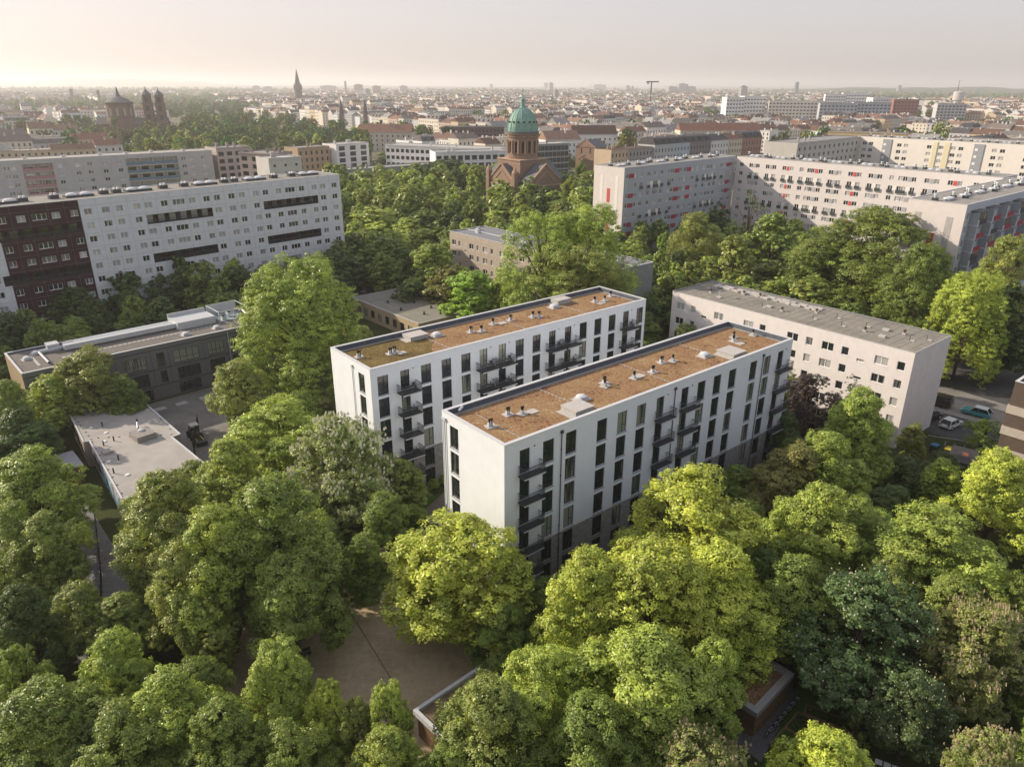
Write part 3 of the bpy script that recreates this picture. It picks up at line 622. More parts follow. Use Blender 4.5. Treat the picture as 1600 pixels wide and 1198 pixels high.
# ------------------------------------------------------------------ beige slab in the middle (J)
def block_j():
    L,W,h=57,11.5,15.2; b=thing('apartment_block','beige five storey panel block with grey flat roof behind the loose poplars','apartment building',(-16.2,189.0,0),-.845)
    wm=mat('beige_panel',(.43,.365,.30),.9,.1,1.2,streak=.12); cells=[]
    for k in range(5):
        zt=13.2-2.8*k; u=1.0
        for rep in range(3):
            x=rep*18.9
            for (p,q) in ((.9,2.5),(3.6,4.4),(8.0,9.7),(11.0,11.9),(13.4,15.1),(16.4,17.3)): cells.append((x+p,x+q,zt-1.3,zt))
            if zt-2.6>.2: cells.append((x+6.0,x+6.9,zt-2.35,zt-1.95))
    shell(b,L,W,h,mat('panel_joint2',(.30,.26,.22),.9,.1),cells,(),(),(),.18,None,15.0,mat('grey_roof_sheet',(.20,.205,.22),.8,.12,1),ct=.2,endm=mat('grey_concrete_end',(.28,.28,.28),.9,.12,1,streak=.3))
    f=mp('front',L,W); cuts=[0,5.3,7.4,10.4,12.6,16.0,18.9,24.2,26.3,29.3,31.5,34.9,37.8,43.1,45.2,48.2,50.4,53.8,57]
    zc=[15.0,12.9+.9,0]; zc=[15.12]+[13.75-2.8*k for k in range(5)]+[0]
    for z1,z0 in zip(zc,zc[1:]):
        for p,q in zip(cuts,cuts[1:]):
            g=.015; mb=MB(); ops=[(max(x[0],p+g),min(x[1],q-g),x[2],x[3]) for x in cells if x[0]<q-g and x[1]>p+g and x[2]<z1-g and x[3]>z0+g]
            wall(mb,f,p+g,q-g,z0+g,z1-g,ops,wm,.0,-.03); mb.obj('wall_panel',b)
    for c in cells: put_window(b,L,W,'front',c[0],c[2],c[1]-c[0],c[3]-c[2],'w2' if c[1]-c[0]>1.2 else 'w1')
    for x,y in ((3,7),(6,4.5),(16,7.5),(17.5,4.5),(30,7),(44,5),(52,6)):
        mb=MB(); mb.box(-.6,.6,-.5,.5,0,.45,metal_pale).lathe([(.3,.45),(.3,.8),(.4,.85)],8,metal_pale); mb.obj('roof_vent',b,loc=(x,y,15.0))
    mb=MB(); mb.box(.3,L-.3,5.6,5.9,15.0,15.12,coping); mb.obj('roof_ridge',b)
block_j()

# ------------------------------------------------------------------ low annexe behind the further white block (O)
def annexe():
    b=thing('annexe','single storey annexe with greenish grey flat roof behind the further white block','annexe',(-37.5,165.5,0),-.845)
    L,W,h=27,13,4; ym=mat('ochre_wall',(.42,.33,.21),.9,.1); ops=[(x,x+1.6,1,2.7) for x in (2,5,8,11,14,17,20,23)]
    rops=[(2,3.4,1,2.6),(6,7.4,1,2.6),(9.6,11,1,2.6)]
    shell(b,L,W,h,ym,ops,(),rops,(),.15,None,3.9,mat('greenish_felt',(.20,.20,.165),.95,.15,.8,c2=(.24,.225,.19)),ct=.15,up=greyp)
    for c in ops: put_window(b,L,W,'front',c[0],c[2],1.6,1.7,'d2')
    for c in rops: put_window(b,L,W,'right',c[0],c[2],1.4,1.6,'d2')
    for x,y in ((5,8),(9,4),(13,8.5),(16,3),(19,9),(22,5),(24,8)):
        mb=MB(); mb.lathe([(.35,0),(.35,.1),(.15,.14),(.15,.5),(.3,.55),(.1,.6)],10,rubber); mb.obj('roof_vent',b,loc=(x,y,3.9))
    mb=MB(); mb.box(8.0,8.12,.2,W-.2,3.9,3.99,greyp); mb.obj('roof_seam',b)
annexe()

# ------------------------------------------------------------------ long grey school (M)
def school():
    # origin at the near corner, front faces the yard
    o=(-74.0,102.1); a=math.atan2(25.1,26.9); L,W,h=46,12.5,9.6
    b=thing('school','long grey clad school building with ducts and plant on its flat roof','school',(o[0],o[1],0),a)
    b.scale=(.85,1,1)
    gm_=mat('grey_cladding',(.165,.165,.172),.7,.12,2,spec=.3); end=mat('ochre_cladding',(.33,.25,.15),.8,.12,1)
    ops=[]
    # upper floor, middle floor, ground floor
    for (u0,u1,z0,z1) in ((1.5,3.2,6.2,8.2),(5.5,9,6.2,8.2),(12.5,14,6.1,8.1),(16.4,20.6,5.7,8.0),(22.6,24.1,5.7,8.1),(25.9,30.9,5.7,8.0),(32.8,36.1,5.7,8.0),(37.9,40.3,5.9,8.1),(43,44.2,6.8,8.0),
        (12.5,14,2.8,4.9),(17.8,20.6,2.7,4.9),(22.8,24.1,2.8,4.9),(26.2,30.7,2.7,4.8),(32.8,36.0,2.7,4.8),(37.7,40.6,2.7,4.8),(6,9,2.7,4.8),
        (19,20.8,.1,2.0),(26,30.4,.3,2.1),(32.8,36.0,.1,2.0),(38,41,.1,2.0)): ops.append((u0,u1,z0,z1))
    shell(b,L,W,h,gm_,ops,(),(),(),.25,None,9.3,mat('dark_felt',(.16,.145,.13),.95,.2,2),ct=.35,endm=end,up=upstand)
    for c in ops: put_window(b,L,W,'front',c[0],c[2],c[1]-c[0],c[3]-c[2],'d4' if c[1]-c[0]>2.9 else 'd1')
    # cladding joints and bands
    mb=MB()
    for z in (2.35,5.25,8.7): mb.box(0,L,-.05,-.003,z,z+.14,metal_dark)
    mb.obj('cladding_band',b)
    pm=MB(); pm.box(0,.05,-.03,-.003,0,3.2,metal_dark); pme=pm.mesh('cladding_joint')
    for z in (5.4,2.5):
        for u in (.6,2.2+2.5,10.3,11.5,15.1,21.6,24.9,31.8,36.9,41.6,42.4,45): add('cladding_joint',pme,b,loc=(u,0,z))
    mb=MB(); mb.tube((37.2,-.12,0),(37.2,-.12,9.3),.07,.07,metal_pale,8); mb.obj('downpipe',b)
    z=9.31
    mb=MB(); mb.box(9,33,7.5,8.6,z+.2,z+1.0,metal_pale); mb.obj('duct',b)
    mb=MB(); mb.box(11,31.5,9.6,10.4,z+.2,z+.8,metal_pale); mb.obj('duct',b)
    mb=MB(); mb.box(30,38,6.4,11.2,z,z+1.3,metal_pale).box(30,38,11.2,11.4,z,z+1.9,metal_pale); mb.obj('air_handler',b)
    mb=MB()
    for (x,y) in ((38.5,5.5),(38.5,11.4),(45,5.5),(45,11.4),(41.7,11.4),(41.7,5.5)): mb.box(x-.07,x+.07,y-.07,y+.07,z,z+2.0,metal_pale)
    mb.box(38.4,45.1,5.43,5.57,z+2.0,z+2.12,metal_pale).box(38.4,45.1,11.33,11.47,z+2.0,z+2.12,metal_pale).box(38.43,38.57,5.57,11.33,z+2.0,z+2.12,metal_pale).box(44.93,45.07,5.57,11.33,z+2.0,z+2.12,metal_pale).box(38.5,45,11.42,11.5,z+.1,z+1.9,coping)
    mb.obj('plant_frame',b)
    mb=MB(); mb.box(38.9,44.6,6,11,z,z+.12,mat('teal_sheet',(.25,.33,.34),.5,.1)); mb.obj('plant_floor',b)
    for (x,y,s) in ((40,7,.9),(42,8.5,1.1),(43.5,6.8,.8),(40.5,9.8,.7)):
        mb=MB(); mb.box(-s/2,s/2,-s/2,s/2,.12,s*.8,metal_pale).lathe([(s*.35,s*.8),(s*.35,s*1.1),(s*.2,s*1.15)],10,metal_dark); mb.obj('fan_unit',b,loc=(x,y,z))
    for p,q,r in (((41,5.8,z+.9),(44,4.2,z+.9),.25),((44,4.2,z+.9),(44.5,7,z+1.2),.25),((5,2.5,z+.3),(5,9.0,z+.3),.22),((5,9,z+.3),(9.2,9,z+.4),.35),((9,8.9,z+.7),(11,10,z+.6),.4)):
        mb=MB(); mb.tube(p,q,r,r,metal_pale,10); mb.obj('duct',b)
    mb=MB(); mb.box(6.5,8.6,8.8,10.8,z,z+1.2,metal_pale); mb.obj('air_handler',b)
    for k in range(34): 
        if k==0: pd=MB(); pd.box(-.32,.32,-.22,.22,0,.06,paver); pdm=pd.mesh('paver')
        add('paver',pdm,b,loc=(8+k*.9,4.6,z))
    for k in range(7): add('paver',pdm,b,loc=(3.5,3.2+k*.7,z),rotz=PI/2)
    for (x,y) in ((2.6,7.5),(4.5,9.5),(36.5,3),(30,3)):
        skylight(b,x,y,z)
    mb=MB(); mb.box(36.8,46,5.2,12.1,z-.25,z-.02,metal_dark)
    mb.obj('roof_kerb',b)
school()

# ------------------------------------------------------------------ flat kindergarten with painted wall (N)
def kindergarten():
    b=thing('kindergarten','flat grey roofed low building with blue mural on its side wall, left foreground','low building',(0,0,0))
    pts=[(-66.8,99.9),(-59.0,90.0),(-58.3,90.5),(-48.7,78.3),(-48.2,77.6),(-41.9,76.4),(-36.6,79.6),(-48.3,92.6),(-47.4,93.6),(-58.6,105.5)]
    pts=[(-66.8,99.9),(-59.6,90.6),(-59.0,91.0),(-46.8,75.6),(-36.5,80.6),(-48.0,92.3),(-47.2,93.2),(-58.6,105.5)]
    wm=mat('pink_grey_wall',(.36,.30,.27),.9,.12,1.2); rf=mat('grey_felt',(.395,.37,.345),.95,.14,.5,c2=(.33,.315,.295),f2=.5,s2=.15)
    mb=MB(); n=len(pts)
    for i in range(n): (x0,y0),(x1,y1)=pts[i],pts[(i+1)%n]; mb.quad((x0,y0,0),(x1,y1,0),(x1,y1,3.95),(x0,y0,3.95),wm)
    mb.obj('wall',b)
    mb=MB(); mb.poly([(x,y,3.9) for x,y in pts],rf); mb.obj('roof',b)
    mb=MB()
    for i in range(n):
        (x0,y0),(x1,y1)=pts[i],pts[(i+1)%n]; d=math.hypot(x1-x0,y1-y0); an=math.atan2(y1-y0,x1-x0)
        mb.box(0,d,-.06,.14,3.9,4.02,coping,an,x0,y0)
    mb.obj('roof_edge',b)
    # mural patches and windows along the left wall
    bl=mat('blue_mural',(.05,.17,.30),.6,.2,1,c2=(.45,.55,.60),f2=.25,s2=.9)
    (x0,y0),(x1,y1)=pts[2],pts[3]; d=math.hypot(x1-x0,y1-y0); an=math.atan2(y1-y0,x1-x0)
    for (u0,u1,z0,z1,m,nm) in ((6.5,13.5,.3,3.3,bl,'mural'),(14.5,17.5,.5,3.1,bl,'mural'),(1.6,3.0,1.2,2.6,glass_plain,'window'),(4.2,5.6,1.2,2.6,glass_plain,'window')):
        mb=MB(); mb.box(u0,u1,-.05,-.002,z0,z1,m,an,x0,y0); mb.obj(nm,b)
    (x0,y0),(x1,y1)=pts[0],pts[1]; an=math.atan2(y1-y0,x1-x0)
    for u in (1.5,4.5,7.5): mb=MB(); mb.box(u,u+1.5,-.05,-.002,1.1,2.5,glass_plain,an,x0,y0); mb.obj('window',b)
    mb=MB(); mb.box(-1.35,1.35,-1.3,1.3,0,1.0,mat('felt_box',(.27,.25,.235),.9,.1),-.75,-52.2,92.6)
    mb=MB(); mb.box(-1.45,1.45,-1.3,1.3,3.9,4.75,mat('felt_box',(.27,.25,.235),.9,.1),-.75,-52.0,92.2); mb.obj('roof_hatch_box',b)
    mb=MB(); mb.lathe([(.45,4.75),(.4,4.95),(.1,5.05)],10,acrylic,-52.4,92.7).tube((-53.2,93.4,4.75),(-53.6,94.3,5.3),.16,.16,metal_pale,8).tube((-53.6,94.3,5.3),(-53.6,94.3,5.8),.1,.1,rubber,8); mb.obj('flue_and_dome',b)
    mb=MB(); mb.box(-.6,.6,-.55,.55,3.9,4.25,rf,-.75,-54.7,87.5); mb.obj('roof_hatch',b)
    pp=MB(); pp.tube((0,0,0),(0,0,.72),.09,.09,rubber,8); ppm=pp.mesh('vent_pipe')
    for x,y in ((-59.6,95.7),(-55.6,91.1),(-56.3,89.7),(-52.2,85.6),(-51.0,82.0)): add('vent_pipe',ppm,b,loc=(x,y,3.9))
    pd=MB(); pd.lathe([(.28,0),(.26,.12),(.1,.15)],10,white_pvc); pdm=pd.mesh('roof_drain')
    for x,y in ((-61,95.2),(-56.8,90.9),(-53.2,85.0),(-49,81.5),(-58,93.6)): add('roof_drain',pdm,b,loc=(x,y,3.9))
    dt=MB(); dt.box(-.09,.09,-.09,.09,0,.06,metal_dark); dtm=dt.mesh('lightning_block')
    for (xa,ya,xb,yb) in ((-66,99.5,-59,91.5),(-58.5,90.8,-47.5,77),(-58.3,92,-48.5,93.2),(-58,105,-38,81.5)):
        for k in range(8): t=k/7; add('lightning_block',dtm,b,loc=(xa+(xb-xa)*t,ya+(yb-ya)*t,3.9))
    c=thing('chimney_stack','twin steel flues standing at the far end of the flat grey roof','flue',(-62.3,104.2,0),0)
    mb=MB(); mb.tube((0,0,0),(0,0,6.0),.28,.28,metal_pale,10); mb.obj('flue',c); mb=MB(); mb.tube((.75,.2,0),(.75,.2,5.6),.22,.22,metal_pale,10); mb.obj('flue',c)
kindergarten()

def balcony_chairs():
    me1=MB(); me1.box(-.24,.24,-.24,.24,.42,.46,metal_dark); seat=me1.mesh('seat'); me2=MB(); me2.box(-.24,.24,.2,.24,.5,.92,metal_dark); back=me2.mesh('backrest'); me3=MB(); me3.box(-.02,.02,-.02,.02,0,.42,metal_dark); leg=me3.mesh('leg')
    tt=MB(); tt.lathe([(.33,.70),(.33,.73),(.02,.735)],12,metal_dark); top=tt.mesh('table_top'); tl=MB(); tl.lathe([(.22,0),(.03,.04),(.03,.7)],8,metal_dark); tleg=tl.mesh('leg')
    a=.6885; cn={4.0:'first',16.2:'second',19.4:'third',28.6:'fourth',31.7:'fifth',44.1:'last'}; fl=['top','second from top','third from top','fourth from top','lowest']
    for c,k in ((4.0,0),(4.0,1),(4.0,3),(16.2,0),(16.2,1),(19.4,0),(19.4,1),(28.6,0),(31.7,1),(44.1,0)):
        z=17.6-2.95*k-2.66
        x,y=origin_at((-16.891,80.530),a,c+1.75,-.55)
        t=thing('balcony_chair','dark chair on the %s balcony, %s column of the further white block'%(fl[k],cn[c]),'chair',(x,y,z),a+1.2*(k%2),'chairs on the balconies')
        add('seat',seat,t); add('backrest',back,t)
        for sx in (-1,1):
            for sy in (-1,1): add('leg',leg,t,loc=(sx*.2,sy*.2,0))
        x,y=origin_at((-16.891,80.530),a,c+1.0,-.85)
        t=thing('balcony_table','small round table on the %s balcony, %s column, further white block'%(fl[k],cn[c]),'table',(x,y,z),0,'tables on the balconies'); add('table_top',top,t); add('leg',tleg,t)
balcony_chairs()

# ------------------------------------------------------------------ cars
def car_mesh(Lc,Wc,Hc,kind,paint,roofp):
    """side profile lofted across the width; returns body, glasshouse glass, wheel, lights"""
    if kind=='hatch': lo=[(0,.25),(0,.62),(.06,.78),(.27,.88),(.40,1.0),(1,1.0),(1,.25)]
    hb=Hc*.60
    body=MB()
    prof={'hatch':[(0,.28),(.0,.55),(.04,.66),(.24,.74*1.0),(.30,.78),(.93,.82),(.985,.72),(1,.45),(.99,.28)],
          'van':[(0,.28),(0,.6),(.03,.72),(.17,.80),(.22,.84),(.98,.86),(1,.6),(1,.28)],
          'sedan':[(0,.28),(0,.52),(.04,.62),(.26,.70),(.3,.74),(.82,.76),(.98,.72),(1,.5),(.99,.28)]}[kind]
    sc_=hb/.80
    P=[(x*Lc,z*sc_*.98) for x,z in prof]; n=len(P); hw=Wc/2
    sec=[(-hw,0),(-hw*.93,.06),(hw*.93,.06),(hw,0)]
    for side in (-1,1):
        body.poly([(x,side*hw,z) for x,z in P],paint)
    for i in range(n):
        (x0,z0),(x1,z1)=P[i],P[(i+1)%n]; body.quad((x0,-hw,z0),(x1,-hw,z1),(x1,hw,z1),(x0,hw,z0),paint)
    gh={'hatch':[(.27,.74),(.42,1.0),(.50,1.03),(.86,1.0),(.97,.80)],'van':[(.17,.80),(.27,1.04),(.34,1.06),(.96,1.05),(.99,.84)],'sedan':[(.28,.72),(.42,.98),(.5,1.0),(.70,.98),(.86,.75)]}[kind]
    top=max(z for _,z in gh); f=Hc/top
    G=[(x*Lc,(z*f if z>.9 else z*sc_*.98)) for x,z in gh]; tw=hw*.80; bw=hw*.97
    wd=lambda z:tw if z>Hc*.85 else bw
    g=MB(); 
    for side in (-1,1): g.poly([(x,side*wd(z),z) for x,z in G],glass_plain)
    for i in (0,len(G)-2): (x0,z0),(x1,z1)=G[i],G[i+1]; g.quad((x0,-wd(z0),z0),(x1,-wd(z1),z1),(x1,wd(z1),z1),(x0,wd(z0),z0),glass_plain)
    r=MB()
    for i in range(1,len(G)-2): (x0,z0),(x1,z1)=G[i],G[i+1]; r.quad((x0,-wd(z0),z0+.01),(x1,-wd(z1),z1+.01),(x1,wd(z1),z1+.01),(x0,wd(z0),z0+.01),roofp)
    # pillars
    for side in (-1,1):
        for t in ((G[0],G[1]),(G[-2],G[-1])): (x0,z0),(x1,z1)=t; r.tube((x0,side*wd(z0),z0),(x1,side*wd(z1),z1+.01),.05,.05,roofp,5)
        for xm in ((.58,) if kind!='van' else (.42,.62,.8)): r.tube((xm*Lc,side*bw,hb*.98),(xm*Lc,side*tw,Hc),.04,.04,paint if kind!='van' else roofp,4)
        r.tube((G[1][0],side*tw,G[1][1]),(G[-2][0],side*tw,G[-2][1]),.04,.04,roofp,5)
    return body,g,r
def car(label,x,y,rz,Lc,Wc,Hc,kind,pc,rc=None,group='cars parked by the street',z=0.0,cat='car'):
    pm=mat('paint '+label[:40],pc,.28,.05,spec=.7); rm=mat('roof paint '+label[:40],rc,.28,.05,spec=.7) if rc else pm
    t=thing('parked_car' if cat=='car' else 'parked_van',label,cat,(x-math.cos(rz)*Lc/2,y-math.sin(rz)*Lc/2,z),rz,group)
    b_,g,r=car_mesh(Lc,Wc,Hc,kind,pm,rm)
    b_.obj('body',t); g.obj('car_window',t); r.obj('car_roof',t)
    wm=MB(); 
    wm.tube((0,-.1,0),(0,.1,0),.33,.33,rubber,14); wme=wm.mesh('wheel'); rim=MB(); rim.tube((0,-.115,0),(0,.115,0),.2,.2,metal_pale,10); rme=rim.mesh('rim')
    for wx in (.18*Lc,.80*Lc):
        for s in (-1,1):
            w_=add('wheel',wme,t,loc=(wx,s*(Wc/2-.08),.33)); add('rim',rme,w_)
    for s in (-1,1):
        h=MB(); h.box(-.03,.12,-.2,.2,0,.16,acrylic); h.obj('headlight',t,loc=(-.01,s*(Wc/2-.28),Hc*.40))
        h=MB(); h.box(-.06,.03,-.16,.16,0,.16,mat('tail_light',(.35,.01,.01),.3)); h.obj('tail_light',t,loc=(Lc,s*(Wc/2-.24),Hc*.45))
        h=MB(); h.box(0,.12,0,.18*s if s>0 else .18,0,.12,pm); h.obj('wing_mirror',t,loc=(.30*Lc,s*(Wc/2+(.0 if s>0 else .18)) if s<0 else Wc/2,Hc*.58)) if False else None
    mb=MB(); mb.box(Lc,Lc+.02,-.26,.26,.0,.12,white_pvc); mb.obj('number_plate',t,loc=(0,0,Hc*.3))
    return t
def along(x0,y0,x1,y1): return math.atan2(y1-y0,x1-x0)
st=along(66,115.5,79.5,102.2)
car('white hatchback parked across the asphalt at the foot of the grey gable wall',69.8,104.8,-2.57,4.1,1.75,1.5,'hatch',(.72,.72,.70))
car('black car parked beside the white hatchback, half hidden by the gable wall',67.9,107.6,-2.6,4.4,1.8,1.45,'hatch',(.015,.016,.018))
car('turquoise compact car with white roof at the sunny kerb',76.4,109.1,st,4.2,1.8,1.6,'hatch',(.06,.30,.32),(.75,.75,.72))
car('pale blue car at the kerb nearest the dark facade on the right',80.6,104.3,st,4.4,1.8,1.45,'sedan',(.25,.42,.52))
car('dark brown van at the kerb, its front hidden by the gable wall',72.0,113.5,st,5.0,1.95,2.0,'van',(.055,.042,.035),cat='van')
car('silver car parked in shade beyond the annexe roof',-38.2,180.5,.3,4.6,1.8,1.45,'sedan',(.45,.46,.48),group='cars parked behind the blocks')
car('dark car on the left edge behind the school corner',-88.5,116.5,-.7,4.4,1.8,1.45,'hatch',(.05,.055,.06),group='cars parked behind the blocks')

# ------------------------------------------------------------------ building at the right edge
def right_building():
    b=thing('office_building','dark brown building with pale floor bands cut by the right edge','building',(59.5,79.8,0),-.88)
    br=mat('brown_cladding',(.10,.075,.06),.7,.15); ban=mat('pale_band',(.42,.37,.32),.8,.1); L,W,h=30,12,17.9
    ops=[(x,x+2.2,z,z+1.5) for z in (1.1,3.9,6.65,9.4,12.2) for x in (3.2,7,11,15)]
    lops=[(7.5,8.7,z+.1,z+1.5) for z in (1.1,3.9,6.65,9.4,12.2)]
    shell(b,L,W,h,br,ops,lops,(),(),.2,None,13.7)
    for c in ops: put_window(b,L,W,'front',c[0],c[2],2.2,1.5,'d1')
    for z in (2.75,5.5,8.25,11.05,13.8): mb=MB(); mb.box(-.12,L+.1,-.12,W+.1,z,z+1.05,ban); mb.obj('floor_band',b)
right_building()

# ------------------------------------------------------------------ carport, bins, bollards, fence, hedges
def carport():
    t=thing('bin_shelter','open shelter with dark sloping roof beside the clipped hedge','shelter',(62.6,87.4,0),.95-.0)
    mb=MB(); mb.box(-.2,5.4,-.2,3.0,2.35,2.5,mat('dark_roof',(.05,.045,.05),.6,.3)); mb.obj('roof',t)
    mb=MB(); mb.box(2.2,3.6,.8,1.5,2.503,2.53,mat('rust_patch',(.22,.09,.055),.8,.3)); mb.obj('rust_patch',t)
    for x in (0,5.1):
        for y in (0,2.7): mb=MB(); mb.box(x,x+.12,y,y+.12,0,2.35,metal_dark); mb.obj('post',t)
    mb=MB(); mb.box(0,5.2,2.82,2.9,0,2.3,wood); mb.obj('back_wall',t)
carport()
def bin_(label,x,y,rz,c,c2):
    t=thing('waste_bin',label,'bin',(x,y,0),rz,'waste containers behind the block')
    m=mat('bin %s'%(c,),c,.5,.1); m2=mat('bin %s'%(c2,),c2,.5,.1)
    mb=MB(); P=[(-.55,-.42),(.55,-.42),(.55,.42),(-.55,.42)]; mb.prism(P,.15,1.15,m); mb.obj('body',t)
    mb=MB(); mb.box(-.62,.62,-.5,.5,1.15,1.22,m2).box(-.58,.58,-.46,.3,1.22,1.3,m2); mb.obj('lid',t)
    for sx in (-1,1):
        for sy in (-1,1): mb=MB(); mb.tube((sx*.45,sy*.33-.03,.08),(sx*.45,sy*.33+.03,.08),.09,.09,rubber,8); mb.obj('wheel',t)
bin_('dark container with blue lid, leftmost of the row',62.4,96.0,.7,(.03,.035,.04),(.04,.16,.28))
bin_('container with yellow lid next to the blue one',63.9,94.9,.7,(.03,.035,.04),(.50,.42,.04))
bin_('second container with yellow lid, right of the first',65.0,94.0,.6,(.03,.035,.03),(.46,.40,.05))
bin_('green container with grey lid near the shelter',66.6,92.9,.6,(.03,.07,.05),(.12,.15,.15))
for i,(x,y,l) in enumerate(((64.9,97.6,'grey bollard nearest the grey gable'),(66.0,97.0,'grey bollard second from the grey gable'),(67.1,96.4,'grey bollard farthest from the grey gable'))):
    t=thing('bollard',l,'bollard',(x,y,0),0,'bollards by the bins'); mb=MB(); mb.lathe([(.09,0),(.09,.85),(.06,.92),(.01,.95)],8,concrete); mb.obj('post',t)

# ------------------------------------------------------------------ wooden shed, tractor, climbing frame, huts, planters
def shed():
    t=thing('wooden_shed','small timber shed with flat pale roof left of the kindergarten','shed',(-62.9,88.5,0),math.atan2(-3.8,3.5))
    L,W=5.2,2.3; a=0
    mb=MB(); mb.box(0,L,0,W,0.02,2.7,wood); mb.obj('wall',t)
    mb=MB(); mb.box(-.2,L+.2,-.2,W+.2,2.7,2.82,mat('pale_felt',(.33,.33,.34),.9,.1)); mb.obj('roof',t)
    pl=MB(); pl.box(0,.27,-.03,-.002,0,2.55,wood); plm=pl.mesh('plank')
    for k in range(17): add('plank',plm,t,loc=(.15+k*.3,0,.08))
    for k in range(7): add('plank',plm,t,loc=(L,.1+k*.32,.08),rotz=PI/2)
shed()
def tractor():
    t=thing('wheel_loader','small dark wheel loader parked in the school yard by the fence','loader',(-48.4,99.9,0),-.9)
    dk=mat('loader_paint',(.05,.06,.05),.5,.2); mb=MB(); mb.box(-1.5,1.1,-.55,.55,.55,1.15,dk).box(-1.5,-.5,-.45,.45,1.15,1.5,dk); mb.obj('body',t)
    mb=MB()
    for x in (-.4,.75):
        for y in (-.55,.49): mb.box(x,x+.07,y,y+.07,1.15,2.3,rubber)
    mb.obj('cab_frame',t); mb=MB(); mb.box(-.45,.9,-.6,.6,2.3,2.42,mat('cab_roof',(.42,.40,.36),.7,.1)); mb.obj('cab_roof',t)
    mb=MB(); mb.box(1.2,3.0,-.5,-.38,.6,.8,yellow_p).box(1.2,3.0,.38,.5,.6,.8,yellow_p); mb.obj('lift_arm',t)
    mb=MB(); mb.prism([(3.0,-.8),(3.6,-.8),(3.6,.8),(3.0,.8)],.1,.7,dk); mb.obj('bucket',t)
    wm=MB(); wm.tube((0,-.17,0),(0,.17,0),.5,.5,rubber,14); wme=wm.mesh('wheel')
    for x in (-1.0,.9):
        for s in (-1,1): add('wheel',wme,t,loc=(x,s*.68,.5))
tractor()
def fence(label,pts,h,solid=False,name='mesh_fence'):
    t=thing(name,label,'fence',(pts[0][0],pts[0][1],0)); ox,oy=pts[0]; fm=mat('fence_green',(.03,.045,.035),.6)
    post=MB(); post.box(-.04,.04,-.04,.04,0,h+.05,metal_dark); pm=post.mesh('post')
    for (x0,y0),(x1,y1) in zip(pts,pts[1:]):
        d=math.hypot(x1-x0,y1-y0); an=math.atan2(y1-y0,x1-x0); n=max(1,int(d/2.5)); mb=MB()
        for k in range(n+1): add('post',pm,t,loc=(x0-ox+(x1-x0)*k/n,y0-oy+(y1-y0)*k/n,0))
        if solid: mb.box(.05,d-.05,-.02,.02,.08,h,wood,an,x0-ox,y0-oy)
        else:
            for z in np.arange(.1,h,.3): mb.box(0,d,-.012,.012,z,z+.03,fm,an,x0-ox,y0-oy)
            x=0
            while x<d: mb.box(x,x+.015,-.01,.01,.1,h,fm,an,x0-ox,y0-oy); x+=.12
        mb.obj('mesh_panel' if not solid else 'board_panel',t)
fence('black mesh fence between the school yard and the kindergarten roof',[(-49.5,104),(-46.6,95),(-42,86.5),(-38,82)],2.0)
fence('thin dark fence along the shaded path on the left',[(-51.5,77),(-45,66),(-40.5,57.5)],1.1)
fence('second dark fence along the far side of the shaded path',[(-52,66.5),(-46,57.5)],1.1)
fence('dark mesh fence below the shaded long facade of the nearer white block',[(2,59.5),(12,68),(24,78),(38,89)],1.4)
def log_pile(label,x,y,rz,n,L_,name='climbing_frame'):
    t=thing(name,label,'play structure',(x,y,0),rz)
    rnd=random.Random(n)
    for k in range(n):
        mb=MB(); a_=rnd.uniform(-.35,.35); y0=rnd.uniform(-.9,.9); z0=.1+rnd.random()*.5
        mb.tube((-L_/2,y0,z0),(L_/2,y0+a_,.2+rnd.random()*1.1),.1,.09,wood_red,7); mb.obj('beam',t)
    for k in range(4):
        mb=MB(); xx=(k-1.5)*L_/4; mb.tube((xx,(-1)**k*.8,0),(xx+.2,(-1)**k*.7,1.7),.09,.08,wood_red,7); mb.obj('post',t)
log_pile('reddish timber climbing frame lying in dappled shade beside the sand court',-17.3,68.2,-1.0,9,5.0)
log_pile('tangle of red brown beams on the sand where sun spots fall',-19.2,62.0,-.5,12,3.2)
t=thing('timber_edge','dark timber beam bordering the sand court','beam',(-21.8,59.4,0),.45)
for k in range(4):
    mb=MB(); mb.box(k*1.25,k*1.25+1.22,-.12,.12,0,.38,mat('black_wood',(.02,.018,.015))); mb.obj('beam',t)
t=thing('sand_border','low concrete border dividing the sand court from the path','kerb',(-17.2,61.4,0),-1.02)
for k in range(8): mb=MB(); mb.box(k*1.5,k*1.5+1.47,-.05,.05,0,.05,mat('dark_sand_edge',(.24,.185,.125))); mb.obj('kerb_stone',t)
t=thing('bench','small dark bench at the left side of the sand court','bench',(-20.3,53.3,0),.5)
mb=MB(); 
for k in range(3): mb.box(0,1.6,-.2+k*.16,-.07+k*.16,.42,.46,metal_dark)
mb.obj('seat',t); mb=MB(); mb.box(0,1.6,.32,.36,.5,.85,metal_dark); mb.obj('backrest',t)
for x in (.15,1.4): mb=MB(); mb.box(x,x+.06,-.2,.3,0,.42,metal_dark); mb.obj('leg',t)
